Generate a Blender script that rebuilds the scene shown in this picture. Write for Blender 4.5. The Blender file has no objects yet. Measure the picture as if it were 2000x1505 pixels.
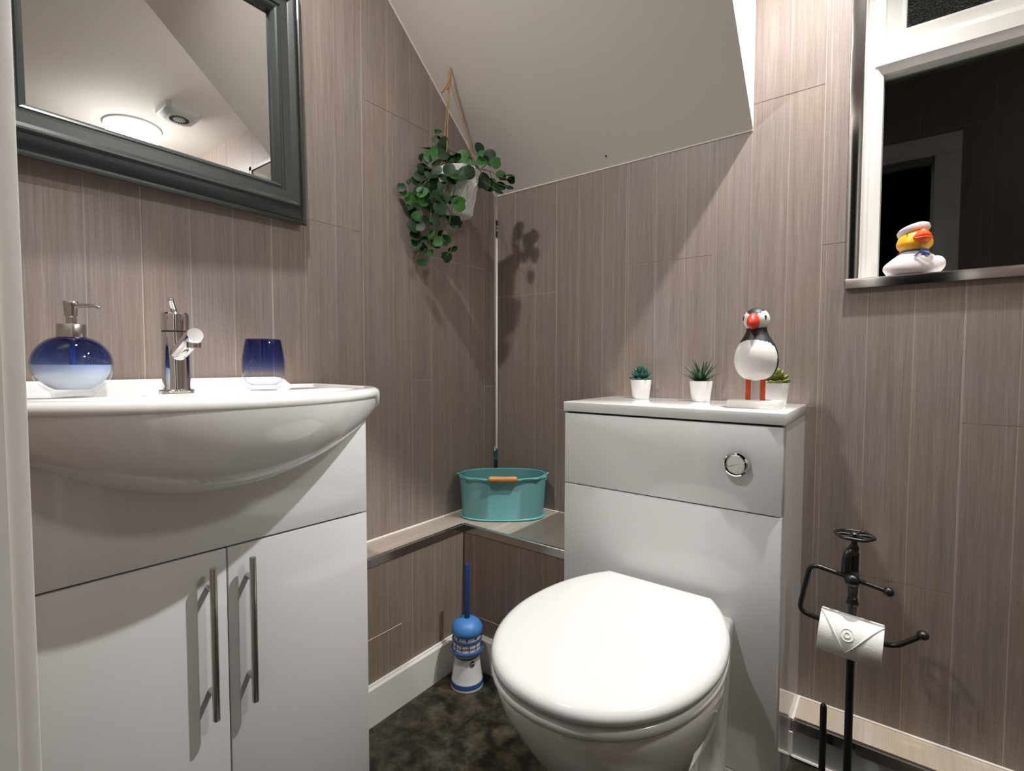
import bpy, bmesh, math, random
from mathutils import Vector, Matrix
R = math.radians
random.seed(7)
S = bpy.context.scene
COL = S.collection

# ------------------------------------------------------------------ camera
YAW, PITCH, ROLL, FPX = 0.64945, -0.04296, 0.00163, 973.1
cd = bpy.data.cameras.new('camera'); cam = bpy.data.objects.new('camera', cd); COL.objects.link(cam)
fw = Vector((-math.sin(YAW)*math.cos(PITCH), math.cos(YAW)*math.cos(PITCH), math.sin(PITCH)))
rt = Vector((math.cos(YAW), math.sin(YAW), 0)); up = rt.cross(fw)
rt2 = rt*math.cos(ROLL)+up*math.sin(ROLL); up2 = up*math.cos(ROLL)-rt*math.sin(ROLL)
cam.matrix_world = Matrix(((rt2.x, up2.x, -fw.x, 1.124), (rt2.y, up2.y, -fw.y, -1.3823), (rt2.z, up2.z, -fw.z, 0.9059), (0, 0, 0, 1)))
cd.sensor_width = 36; cd.sensor_fit = 'HORIZONTAL'; cd.lens = FPX/2000*36; cd.clip_start = 0.01
S.camera = cam
# ------------------------------------------------------------------ world and exposure
w = bpy.data.worlds.new('night'); S.world = w; w.use_nodes = True
w.node_tree.nodes['Background'].inputs[0].default_value = (0.006, 0.008, 0.010, 1)
w.node_tree.nodes['Background'].inputs[1].default_value = 0.25
S.view_settings.view_transform = 'Standard'; S.view_settings.look = 'None'
S.view_settings.gamma = 1; S.view_settings.use_curve_mapping = False
S.view_settings.exposure = 0.0
S.cycles.max_bounces = 10; S.cycles.diffuse_bounces = 6; S.cycles.glossy_bounces = 5
S.cycles.transmission_bounces = 8; S.cycles.sample_clamp_indirect = 4
S.cycles.caustics_reflective = False; S.cycles.caustics_refractive = False
# the three ceiling lamps: position, bulb radius, watts
LAMPS = [((1.115, -0.205, 2.125), 0.026, 108), ((0.37, -1.05, 2.13), 0.032, 13), ((1.93, -0.36, 2.155), 0.11, 21)]
LAMP_COLOR = (1.0, 0.985, 0.965)
LEAVES = [(0.072, -0.35, 1.572, 0.0087), (0.065, -0.349, 1.551, 0.0099), (0.088, -0.342, 1.541, 0.011), (0.045, -0.371, 1.525, 0.0099), (0.057, -0.356, 1.513, 0.0159), (0.053, -0.376, 1.49, 0.011), (0.099, -0.356, 1.498, 0.0136), (0.118, -0.333, 1.509, 0.0137), (0.134, -0.316, 1.498, 0.0137), (0.039, -0.38, 1.467, 0.0119), (0.078, -0.359, 1.481, 0.0138), (0.109, -0.392, 1.441, 0.0114), (0.09, -0.329, 1.481, 0.0139), (0.11, -0.307, 1.479, 0.0128), (0.032, -0.386, 1.445, 0.0119), (0.149, -0.31, 1.471, 0.0137), (0.189, -0.343, 1.435, 0.0132), (0.153, -0.376, 1.425, 0.0143), (0.171, -0.359, 1.42, 0.0159), (0.066, -0.353, 1.435, 0.0159), (0.047, -0.377, 1.415, 0.0166), (0.073, -0.367, 1.412, 0.0149), (0.044, -0.4, 1.401, 0.0117), (0.126, -0.404, 1.365, 0.0132), (0.022, -0.444, 1.398, 0.0096), (0.022, -0.436, 1.385, 0.0093), (0.022, -0.416, 1.422, 0.007), (0.027, -0.413, 1.374, 0.0137), (0.131, -0.383, 1.363, 0.0114), (0.138, -0.36, 1.364, 0.0146), (0.158, -0.355, 1.349, 0.0153), (0.05, -0.363, 1.359, 0.0167), (0.132, -0.402, 1.332, 0.0143), (0.046, -0.405, 1.354, 0.0109), (0.024, -0.41, 1.34, 0.0137), (0.094, -0.331, 1.333, 0.0139), (0.123, -0.333, 1.31, 0.0149), (0.058, -0.379, 1.318, 0.0126), (0.038, -0.412, 1.297, 0.0148), (0.05, -0.4, 1.295, 0.0109), (0.072, -0.363, 1.313, 0.0111), (0.06, -0.369, 1.279, 0.0111), (0.034, -0.403, 1.274, 0.0126), (0.029, -0.399, 1.248, 0.0138), (0.035, -0.381, 1.24, 0.0127), (0.065, -0.36, 1.253, 0.0151), (0.085, -0.365, 1.255, 0.0118), (0.075, -0.337, 1.283, 0.01), (0.082, -0.331, 1.266, 0.012), (0.112, -0.331, 1.236, 0.0107), (0.056, -0.366, 1.227, 0.008), (0.097, -0.34, 1.213, 0.0111), (0.044, -0.387, 1.197, 0.0111), (0.087, -0.34, 1.219, 0.008), (0.152, -0.386, 1.435, 0.0128), (0.147, -0.352, 1.442, 0.013), (0.168, -0.343, 1.44, 0.0122), (0.123, -0.375, 1.424, 0.013), (0.146, -0.374, 1.411, 0.0114), (0.173, -0.331, 1.426, 0.0115), (0.058, -0.369, 1.466, 0.0134), (0.07, -0.375, 1.444, 0.0133), (0.12, -0.384, 1.398, 0.0114), (0.12, -0.395, 1.354, 0.0129), (0.059, -0.394, 1.37, 0.0133), (0.023, -0.389, 1.43, 0.0119), (0.031, -0.379, 1.439, 0.0135), (0.079, -0.342, 1.524, 0.0135), (0.108, -0.341, 1.488, 0.0133), (0.123, -0.32, 1.491, 0.0118), (0.123, -0.301, 1.48, 0.0135), (0.135, -0.295, 1.496, 0.0111), (0.137, -0.285, 1.478, 0.012), (0.06, -0.371, 1.498, 0.0134), (0.037, -0.373, 1.495, 0.0119), (0.077, -0.367, 1.399, 0.0133), (0.071, -0.382, 1.384, 0.0133), (0.057, -0.398, 1.391, 0.0132), (0.027, -0.416, 1.354, 0.0109), (0.045, -0.41, 1.323, 0.0101), (0.105, -0.383, 1.323, 0.01), (0.043, -0.38, 1.267, 0.0087), (0.155, -0.265, 1.533, 0.0112), (0.162, -0.27, 1.515, 0.008), (0.161, -0.262, 1.496, 0.012), (0.157, -0.222, 1.525, 0.0143), (0.16, -0.217, 1.507, 0.0103), (0.195, -0.239, 1.489, 0.012), (0.177, -0.192, 1.473, 0.0116), (0.2, -0.181, 1.469, 0.0132), (0.193, -0.201, 1.454, 0.009), (0.202, -0.173, 1.457, 0.0091), (0.153, -0.243, 1.444, 0.0183), (0.155, -0.215, 1.442, 0.0144), (0.135, -0.242, 1.456, 0.0123), (0.179, -0.199, 1.437, 0.0124), (0.206, -0.197, 1.43, 0.0131), (0.201, -0.236, 1.407, 0.0112), (0.145, -0.275, 1.47, 0.0112), (0.148, -0.271, 1.454, 0.0112)]
STEMS = [[(0.103, -0.33, 1.459), (0.078, -0.353, 1.474), (0.056, -0.374, 1.435), (0.038, -0.391, 1.388), (0.028, -0.4, 1.328), (0.031, -0.398, 1.274), (0.037, -0.392, 1.231), (0.026, -0.402, 1.201), (0.043, -0.386, 1.195)], [(0.103, -0.33, 1.459), (0.072, -0.359, 1.466), (0.053, -0.376, 1.456), (0.056, -0.374, 1.414), (0.062, -0.368, 1.347), (0.056, -0.374, 1.296), (0.06, -0.37, 1.249), (0.062, -0.369, 1.226)], [(0.137, -0.353, 1.444), (0.124, -0.364, 1.402), (0.118, -0.37, 1.361), (0.13, -0.359, 1.32), (0.112, -0.376, 1.27), (0.118, -0.37, 1.249)], [(0.13, -0.346, 1.448), (0.129, -0.346, 1.365), (0.12, -0.355, 1.29), (0.128, -0.347, 1.244), (0.114, -0.361, 1.21)], [(0.103, -0.33, 1.459), (0.078, -0.353, 1.5), (0.074, -0.357, 1.541), (0.077, -0.354, 1.569)], [(0.078, -0.353, 1.449), (0.047, -0.382, 1.431), (0.022, -0.411, 1.394), (0.022, -0.444, 1.402)], [(0.022, -0.411, 1.394), (0.022, -0.416, 1.422)], [(0.101, -0.303, 1.484), (0.13, -0.277, 1.469), (0.146, -0.262, 1.453), (0.168, -0.241, 1.432), (0.19, -0.219, 1.416)], [(0.133, -0.274, 1.469), (0.152, -0.256, 1.5), (0.149, -0.258, 1.537)], [(0.152, -0.256, 1.475), (0.171, -0.238, 1.497), (0.184, -0.225, 1.496)], [(0.155, -0.253, 1.475), (0.171, -0.238, 1.471), (0.197, -0.213, 1.456), (0.218, -0.193, 1.452)], [(0.171, -0.238, 1.471), (0.181, -0.228, 1.442), (0.21, -0.201, 1.428)], [(0.087, -0.344, 1.505), (0.109, -0.324, 1.519)], [(0.022, -0.433, 1.363), (0.022, -0.411, 1.335)]]

# ------------------------------------------------------------------ helpers
def link(name, me, mats=None, parent=None, smooth=True, auto=35):
    o = bpy.data.objects.new(name, me); COL.objects.link(o)
    for m in (mats if isinstance(mats, (list, tuple)) else [mats]):
        if m: me.materials.append(m)
    if parent: o.parent = parent
    if smooth:
        for p in me.polygons: p.use_smooth = True
        me.set_sharp_from_angle(angle=R(auto))
    return o
def obj(name, bm, mats=None, parent=None, smooth=True, auto=35, norm=True):
    if norm: bmesh.ops.recalc_face_normals(bm, faces=bm.faces)
    me = bpy.data.meshes.new(name); bm.to_mesh(me); bm.free()
    return link(name, me, mats, parent, smooth, auto)
def tag(o, label=None, cat=None, group=None, kind=None):
    if label: o['label'] = label
    if cat: o['category'] = cat
    if group: o['group'] = group
    if kind: o['kind'] = kind
    return o
def thing(name, label, cat, loc=(0, 0, 0), rz=0.0, group=None):
    o = bpy.data.objects.new(name, None); COL.objects.link(o); o.empty_display_size = .03
    o.location = loc; o.rotation_euler = (0, 0, rz)
    return tag(o, label, cat, group)
def struct(o, label=None): return tag(o, label, kind='structure')
def box(bm, a, b, bev=0.0, seg=2, mi=0):
    x0, y0, z0 = [min(p, q) for p, q in zip(a, b)]; x1, y1, z1 = [max(p, q) for p, q in zip(a, b)]
    v = [bm.verts.new(p) for p in ((x0,y0,z0),(x1,y0,z0),(x1,y1,z0),(x0,y1,z0),(x0,y0,z1),(x1,y0,z1),(x1,y1,z1),(x0,y1,z1))]
    fs = [bm.faces.new([v[i] for i in f]) for f in ((0,3,2,1),(4,5,6,7),(0,1,5,4),(1,2,6,5),(2,3,7,6),(3,0,4,7))]
    for f in fs: f.material_index = mi
    if bev > 0:
        es = list({e for f in fs for e in f.edges})
        r = bmesh.ops.bevel(bm, geom=es, offset=bev, segments=seg, profile=.5, affect='EDGES')
        for f in r['faces']: f.material_index = mi
    return bm
def B(a, b, bev=0.0, seg=2): return box(bmesh.new(), a, b, bev, seg)
def prism(bm, poly, z0, z1, mi=0):
    lo = [bm.verts.new((x, y, z0)) for x, y in poly]; hi = [bm.verts.new((x, y, z1)) for x, y in poly]
    n = len(poly)
    fs = [bm.faces.new(lo[::-1]), bm.faces.new(hi)] + [bm.faces.new((lo[i], lo[(i+1) % n], hi[(i+1) % n], hi[i])) for i in range(n)]
    for f in fs: f.material_index = mi
    return bm
def loft(bm, rings, cap0=True, cap1=True, closed=True, mi=0):
    rv = [[bm.verts.new(p) for p in r] for r in rings]
    n = len(rings[0])
    for a, b in zip(rv, rv[1:]):
        for i in range(n if closed else n-1):
            j = (i+1) % n
            try: f = bm.faces.new((a[i], a[j], b[j], b[i])); f.material_index = mi
            except ValueError: pass
    if cap0: bm.faces.new(rv[0][::-1]).material_index = mi
    if cap1: bm.faces.new(rv[-1]).material_index = mi
    return rv
def lathe(bm, prof, c=(0, 0, 0), n=32, mi=0, cap0=True, cap1=True):
    rings = [[(c[0]+r*math.cos(2*math.pi*k/n), c[1]+r*math.sin(2*math.pi*k/n), c[2]+z) for k in range(n)] for r, z in prof]
    return loft(bm, rings, cap0, cap1, mi=mi)
def lerp(a, b, t): return a+(b-a)*t
def smooth_path(pts, n=6):
    P = [Vector(p) for p in pts]; out = []
    if len(P) < 3: return P
    for i in range(len(P)-1):
        p0 = P[max(i-1, 0)]; p1 = P[i]; p2 = P[i+1]; p3 = P[min(i+2, len(P)-1)]
        for k in range(n):
            t = k/n
            out.append(.5*((2*p1)+(p2-p0)*t+(2*p0-5*p1+4*p2-p3)*t*t+(3*p1-p0-3*p2+p3)*t**3))
    return out+[P[-1]]
def tube(bm, pts, r, n=12, sm=0, mi=0, cap=True):
    P = smooth_path(pts, sm) if sm else [Vector(p) for p in pts]
    rad = r if isinstance(r, (list, tuple)) else [r]*len(P)
    if len(rad) != len(P): rad = [lerp(rad[0], rad[-1], i/(len(P)-1)) for i in range(len(P))]
    T = []
    for i in range(len(P)):
        d = (P[min(i+1, len(P)-1)]-P[max(i-1, 0)]); T.append(d.normalized() if d.length > 1e-9 else Vector((0, 0, 1)))
    u = T[0].orthogonal().normalized(); rings = []
    for i, p in enumerate(P):
        u = (u-T[i]*u.dot(T[i])).normalized(); v = T[i].cross(u)
        rings.append([p+(u*math.cos(2*math.pi*k/n)+v*math.sin(2*math.pi*k/n))*rad[i] for k in range(n)])
    return loft(bm, rings, cap, cap, mi=mi)
def ball(bm, c, rx, ry=None, rz=None, seg=20, rings=12, mi=0, mat=None):
    ry = ry or rx; rz = rz or rx
    m = Matrix.Translation(c) @ (mat or Matrix()) @ Matrix.Diagonal((rx, ry, rz, 1))
    r = bmesh.ops.create_uvsphere(bm, u_segments=seg, v_segments=rings, radius=1, matrix=m)
    for f in {f for v in r['verts'] for f in v.link_faces}: f.material_index = mi
    return r['verts']
def corner_path(pts, rad, n=5):
    """polyline with rounded corners"""
    P = [Vector(p) for p in pts]; out = [P[0]]
    for i in range(1, len(P)-1):
        a = (P[i-1]-P[i]).normalized(); b = (P[i+1]-P[i]).normalized()
        s = P[i]+a*rad; e = P[i]+b*rad
        for k in range(n+1):
            t = k/n; out.append(s*(1-t)**2+P[i]*2*t*(1-t)+e*t*t)
    return out+[P[-1]]

# ------------------------------------------------------------------ materials (all node based)
def nodes(name):
    m = bpy.data.materials.new(name); m.use_nodes = True
    nt = m.node_tree; return m, nt, nt.nodes, nt.links, nt.nodes['Principled BSDF']
def mat(name, col, rough=.4, metal=0.0, var=.04, scale=30, bump=0.0, coat=0.0, spec=.5, bscale=None):
    m, nt, N, L, p = nodes(name)
    p.inputs['Roughness'].default_value = rough; p.inputs['Metallic'].default_value = metal
    p.inputs['Specular IOR Level'].default_value = spec
    p.inputs['Coat Weight'].default_value = coat; p.inputs['Coat Roughness'].default_value = .05
    tc = N.new('ShaderNodeTexCoord'); no = N.new('ShaderNodeTexNoise'); no.inputs['Scale'].default_value = scale
    L.new(tc.outputs['Object'], no.inputs['Vector'])
    mx = N.new('ShaderNodeMix'); mx.data_type = 'RGBA'
    mx.inputs[6].default_value = tuple(c*(1-var) for c in col)+(1,); mx.inputs[7].default_value = tuple(min(1, c*(1+var)) for c in col)+(1,)
    L.new(no.outputs['Fac'], mx.inputs[0]); L.new(mx.outputs[2], p.inputs['Base Color'])
    if bump:
        b = N.new('ShaderNodeBump'); b.inputs['Strength'].default_value = bump; b.inputs['Distance'].default_value = .001
        n2 = N.new('ShaderNodeTexNoise'); n2.inputs['Scale'].default_value = bscale or scale*4
        L.new(tc.outputs['Object'], n2.inputs['Vector'])
        L.new(n2.outputs['Fac'], b.inputs['Height']); L.new(b.outputs[0], p.inputs['Normal'])
    return m
def glass(name, col=(1, 1, 1), rough=0.0, ior=1.45):
    m, nt, N, L, p = nodes(name)
    p.inputs['Base Color'].default_value = tuple(col)+(1,); p.inputs['Roughness'].default_value = rough
    p.inputs['Transmission Weight'].default_value = 1; p.inputs['IOR'].default_value = ior
    return m
def thin_glass(m, nt, N, L, p, col_socket=None, col=(1, 1, 1), ior=1.5, rough=0.0, normal=None):
    """pane or vessel wall: tinted see-through body with a dielectric surface reflection"""
    N.remove(p); out = N['Material Output']
    tr = N.new('ShaderNodeBsdfTransparent'); gl = N.new('ShaderNodeBsdfGlossy'); gl.inputs['Roughness'].default_value = rough
    fr = N.new('ShaderNodeFresnel'); fr.inputs['IOR'].default_value = ior; mx = N.new('ShaderNodeMixShader')
    ge = N.new('ShaderNodeNewGeometry'); m1 = N.new('ShaderNodeMath'); m1.operation = 'SUBTRACT'; m1.inputs[0].default_value = 1; L.new(ge.outputs['Backfacing'], m1.inputs[1])
    m2 = N.new('ShaderNodeMath'); m2.operation = 'MULTIPLY'; L.new(fr.outputs[0], m2.inputs[0]); L.new(m1.outputs[0], m2.inputs[1])
    if col_socket: L.new(col_socket, tr.inputs[0])
    else: tr.inputs[0].default_value = tuple(col)+(1,)
    if normal: L.new(normal, gl.inputs['Normal']); L.new(normal, fr.inputs['Normal'])
    L.new(m2.outputs[0], mx.inputs[0]); L.new(tr.outputs[0], mx.inputs[1]); L.new(gl.outputs[0], mx.inputs[2]); L.new(mx.outputs[0], out.inputs[0])
def math_node(N, L, op, a, b=None, c=None):
    n = N.new('ShaderNodeMath'); n.operation = op
    for i, v in enumerate((a, b, c)):
        if v is None: continue
        if isinstance(v, (int, float)): n.inputs[i].default_value = v
        else: L.new(v, n.inputs[i])
    return n.outputs[0]
def tile_material(name, c_dark, c_mid, c_light, period=.0825, off=0.0, horizontal=False, rough=.42):
    """brushed wall tile: fine streaks along the tile, a few thin pale lines, blotches"""
    m, nt, N, L, p = nodes(name)
    tc = N.new('ShaderNodeTexCoord'); sep = N.new('ShaderNodeSeparateXYZ'); L.new(tc.outputs['Object'], sep.inputs[0])
    h = math_node(N, L, 'ADD', sep.outputs[0], sep.outputs[1]); z = sep.outputs[2]
    if horizontal: h, z = sep.outputs[0], sep.outputs[1]
    def streak(sh, sz, detail, seed):
        cx = N.new('ShaderNodeCombineXYZ')
        L.new(math_node(N, L, 'MULTIPLY', h, sh), cx.inputs[0]); L.new(math_node(N, L, 'MULTIPLY', z, sz), cx.inputs[1])
        cx.inputs[2].default_value = seed
        n = N.new('ShaderNodeTexNoise'); n.inputs['Scale'].default_value = 1; n.inputs['Detail'].default_value = detail
        n.inputs['Roughness'].default_value = .65
        L.new(cx.outputs[0], n.inputs['Vector']); return n.outputs['Fac']
    a = streak(420, 9, 4, 1.0); b = streak(75, 1.4, 3, 5.0); c = streak(900, 260, 2, 9.0); e = streak(9, 3.2, 3, 14.0)
    s = math_node(N, L, 'MULTIPLY', a, .42); s = math_node(N, L, 'MULTIPLY_ADD', b, .34, s); s = math_node(N, L, 'MULTIPLY_ADD', c, .24, s)
    cr = N.new('ShaderNodeValToRGB'); el = cr.color_ramp.elements
    el[0].position = .36; el[0].color = tuple(c_dark)+(1,); el[1].position = .64; el[1].color = tuple(c_light)+(1,)
    q = el.new(.5); q.color = tuple(c_mid)+(1,)
    L.new(s, cr.inputs[0])
    # warm / violet drift over the sheet
    mx = N.new('ShaderNodeMix'); mx.data_type = 'RGBA'; mx.blend_type = 'MULTIPLY'; mx.inputs[0].default_value = 1
    tr = N.new('ShaderNodeValToRGB'); t = tr.color_ramp.elements
    t[0].position = .38; t[0].color = (1.04, .985, .90, 1); t[1].position = .62; t[1].color = (.99, .962, .995, 1)
    L.new(e, tr.inputs[0]); L.new(cr.outputs[0], mx.inputs[6]); L.new(tr.outputs[0], mx.inputs[7])
    # thin pale printed lines
    fr = math_node(N, L, 'FRACT', math_node(N, L, 'DIVIDE', math_node(N, L, 'ADD', h, 5*period-off), period))
    line = math_node(N, L, 'LESS_THAN', fr, .016)
    lf = math_node(N, L, 'MULTIPLY', line, math_node(N, L, 'MULTIPLY', b, .75))
    m2 = N.new('ShaderNodeMix'); m2.data_type = 'RGBA'; m2.inputs[7].default_value = (.62, .55, .49, 1)
    L.new(lf, m2.inputs[0]); L.new(mx.outputs[2], m2.inputs[6]); L.new(m2.outputs[2], p.inputs['Base Color'])
    bp = N.new('ShaderNodeBump'); bp.inputs['Strength'].default_value = .25; bp.inputs['Distance'].default_value = .0006
    L.new(s, bp.inputs['Height']); L.new(bp.outputs[0], p.inputs['Normal'])
    p.inputs['Roughness'].default_value = rough
    return m
M = {}
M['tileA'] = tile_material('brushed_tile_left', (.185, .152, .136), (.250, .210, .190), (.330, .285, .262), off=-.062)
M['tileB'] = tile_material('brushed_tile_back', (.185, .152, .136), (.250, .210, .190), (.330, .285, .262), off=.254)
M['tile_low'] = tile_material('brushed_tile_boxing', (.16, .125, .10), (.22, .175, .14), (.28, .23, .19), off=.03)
M['tile_top_lit'] = tile_material('brushed_tile_ledge_lit', (.30, .265, .22), (.37, .33, .28), (.45, .40, .34), period=.5, off=.2, horizontal=True, rough=.35)  # same brushed tile, light from above painted in as paler colours
M['tile_cream'] = tile_material('cream_ledge_tile', (.42, .37, .30), (.50, .44, .36), (.56, .50, .42), period=.9, off=.2, horizontal=True, rough=.35)
M['tile_grey'] = mat('grey_plinth_tile', (.47, .49, .46), .35, var=.12, scale=9)
M['grout'] = mat('pale_grout', (.52, .455, .405), .8, var=.05, bump=.3)
M['sealant'] = mat('white_sealant', (.78, .74, .68), .5, bump=.3)
M['paint'] = mat('white_wall_paint', (.70, .665, .62), .75, var=.015, scale=6, bump=.25, bscale=180)
M['ceil'] = mat('white_ceiling_paint', (.78, .75, .70), .8, var=.015, scale=6, bump=.2, bscale=180)
M['gloss'] = mat('white_gloss_board', (.75, .745, .74), .10, var=.01, scale=3, coat=.3)
M['matt_white'] = mat('white_satin_paint', (.72, .70, .655), .38, var=.04, scale=12, bump=.3, bscale=60)
M['upvc'] = mat('white_plastic_frame', (.78, .77, .74), .28, var=.01)
M['porcelain'] = mat('white_porcelain', (.80, .795, .78), .06, var=.006, scale=4, coat=.5)
M['seat'] = mat('white_seat_plastic', (.70, .695, .685), .13, var=.006, scale=4)
M['chrome'] = mat('polished_chrome', (.82, .82, .82), .06, 1.0, var=.01)
M['steel'] = mat('brushed_steel', (.56, .55, .53), .22, 1.0, var=.03)
M['trim'] = mat('chrome_tile_trim', (.62, .61, .60), .14, 1.0, var=.03)
M['dark_gap'] = mat('dark_shadow_gap', (.03, .028, .025), .8)
M['frame_grey'] = mat('slate_grey_paint', (.036, .044, .041), .33, var=.06, scale=25, spec=.45)
M['frame_lip'] = M['frame_grey']
M['black_metal'] = mat('black_iron', (.008, .008, .008), .35, .0, var=.1, spec=.5, bump=.2)
M['mirror'] = mat('mirror_silver', (.90, .90, .89), .0, 1.0, var=0)
M['pot_white'] = mat('white_ceramic_pot', (.80, .79, .76), .35, var=.01)
M['paper'] = mat('white_tissue_paper', (.86, .85, .83), .9, var=.02, scale=90, bump=.5, bscale=300)
M['teal'] = mat('teal_enamel', (.15, .375, .385), .28, var=.06, scale=7, coat=.25)
M['teal_rim'] = mat('teal_enamel_rim', (.16, .50, .50), .3)
M['wood'] = mat('turned_wood', (.50, .22, .06), .4, var=.35, scale=55)
M['jute'] = mat('jute_twine', (.34, .19, .075), .9, var=.25, scale=300, bump=.6)
M['leaf'] = mat('creeper_leaf', (.006, .028, .006), .5, var=.6, scale=28, spec=.3)
M['leaf2'] = mat('creeper_leaf_fresh', (.022, .10, .014), .5, var=.4, scale=40, spec=.3)
M['stem'] = mat('creeper_stem', (.10, .12, .03), .6, var=.2)
M['succ_blue'] = mat('blue_green_succulent', (.015, .075, .052), .4, var=.45, scale=60)
M['succ_dark'] = mat('dark_green_aloe', (.018, .065, .024), .4, var=.45, scale=60)
M['succ_olive'] = mat('olive_green_succulent', (.13, .15, .014), .4, var=.35, scale=60)
M['soil'] = mat('potting_soil', (.03, .02, .012), .95, var=.3, scale=300)
M['black_paint'] = mat('matt_black_paint', (.012, .012, .014), .5)
M['carved_white'] = mat('white_carved_wood', (.80, .79, .75), .45, var=.03)
M['beak'] = mat('coral_red_beak', (.72, .05, .025), .4)
M['orange_leg'] = mat('burnt_orange_leg', (.55, .055, .01), .45)
M['duck_white'] = mat('pinkish_white_rubber', (.78, .70, .70), .35)
M['duck_yellow'] = mat('yellow_rubber', (.85, .42, .012), .35)
M['duck_orange'] = mat('orange_red_rubber', (.80, .085, .004), .4)
M['scarf_blue'] = mat('blue_paint', (.02, .09, .35), .4)
M['brush_blue'] = mat('light_blue_rubber', (.055, .20, .50), .45)
M['handle_navy'] = mat('navy_plastic', (.012, .05, .16), .3)
M['glaze_blue'] = mat('blue_glaze_line', (.04, .09, .25), .2)
M['glaze_dark'] = mat('dark_glaze_line', (.015, .018, .03), .3)
M['glaze_white'] = mat('white_glaze', (.74, .74, .73), .12)
M['fan_plastic'] = mat('grey_white_plastic', (.55, .56, .58), .4)
M['soap'] = mat('milky_hand_soap', (.70, .74, .78), .3)
M['label_black'] = mat('black_button_label', (.02, .02, .02), .4)
M['night'] = mat('night_outside', (.002, .003, .003), 1)

# floor: dark stone effect vinyl
def floor_mat():
    m, nt, N, L, p = nodes('dark_stone_vinyl')
    tc = N.new('ShaderNodeTexCoord')
    n1 = N.new('ShaderNodeTexNoise'); n1.inputs['Scale'].default_value = 21; n1.inputs['Detail'].default_value = 9; n1.inputs['Roughness'].default_value = .68
    n1.inputs['Distortion'].default_value = .35
    n2 = N.new('ShaderNodeTexNoise'); n2.inputs['Scale'].default_value = 6; n2.inputs['Detail'].default_value = 5
    n3 = N.new('ShaderNodeTexVoronoi'); n3.inputs['Scale'].default_value = 16; n3.feature = 'DISTANCE_TO_EDGE'
    mp = N.new('ShaderNodeMapping'); mp.inputs['Location'].default_value = (3, 1.2, 0); L.new(tc.outputs['Object'], mp.inputs[0])
    for n in (n1, n2): L.new(tc.outputs['Object'], n.inputs['Vector'])
    L.new(mp.outputs[0], n2.inputs['Vector'])
    cr = N.new('ShaderNodeValToRGB'); e = cr.color_ramp.elements
    e[0].position = .40; e[0].color = (.006, .006, .004, 1); e[1].position = .70; e[1].color = (.095, .090, .070, 1)
    a = e.new(.5); a.color = (.028, .026, .018, 1); b = e.new(.58); b.color = (.052, .049, .036, 1)
    L.new(n1.outputs['Fac'], cr.inputs[0])
    c2 = N.new('ShaderNodeValToRGB'); e = c2.color_ramp.elements
    e[0].position = .42; e[0].color = (.85, .95, .75, 1); e[1].position = .60; e[1].color = (1.2, 1.0, .80, 1)
    f = e.new(.5); f.color = (1, 1, .95, 1); L.new(n2.outputs['Fac'], c2.inputs[0])
    mx = N.new('ShaderNodeMix'); mx.data_type = 'RGBA'; mx.blend_type = 'MULTIPLY'; mx.inputs[0].default_value = 1
    L.new(cr.outputs[0], mx.inputs[6]); L.new(c2.outputs[0], mx.inputs[7]); L.new(mx.outputs[2], p.inputs['Base Color'])
    p.inputs['Roughness'].default_value = .38
    bp = N.new('ShaderNodeBump'); bp.inputs['Strength'].default_value = .5; bp.inputs['Distance'].default_value = .002
    L.new(n1.outputs['Fac'], bp.inputs['Height']); L.new(bp.outputs[0], p.inputs['Normal'])
    return m
M['floor'] = floor_mat()
def ombre(name, z_stops, rough=.02):
    """tinted glass whose colour follows the height on the piece"""
    m, nt, N, L, p = nodes(name)
    tc = N.new('ShaderNodeTexCoord'); sep = N.new('ShaderNodeSeparateXYZ'); L.new(tc.outputs['Object'], sep.inputs[0])
    cr = N.new('ShaderNodeValToRGB'); mr = N.new('ShaderNodeMapRange')
    z0, z1 = z_stops[0][0], z_stops[-1][0]
    mr.inputs['From Min'].default_value = z0; mr.inputs['From Max'].default_value = z1
    L.new(sep.outputs[2], mr.inputs[0]); L.new(mr.outputs[0], cr.inputs[0])
    e = cr.color_ramp.elements
    e[0].position = 0; e[0].color = tuple(z_stops[0][1])+(1,); e[1].position = 1; e[1].color = tuple(z_stops[-1][1])+(1,)
    for z, c in z_stops[1:-1]:
        q = e.new((z-z0)/(z1-z0)); q.color = tuple(c)+(1,)
    thin_glass(m, nt, N, L, p, cr.outputs[0], ior=1.5, rough=rough)
    return m
def lamp_mat(name, strength):
    m, nt, N, L, p = nodes(name)
    p.inputs['Emission Color'].default_value = LAMP_COLOR+(1,); p.inputs['Emission Strength'].default_value = strength
    p.inputs['Base Color'].default_value = (.8, .8, .8, 1)
    return m

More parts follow.
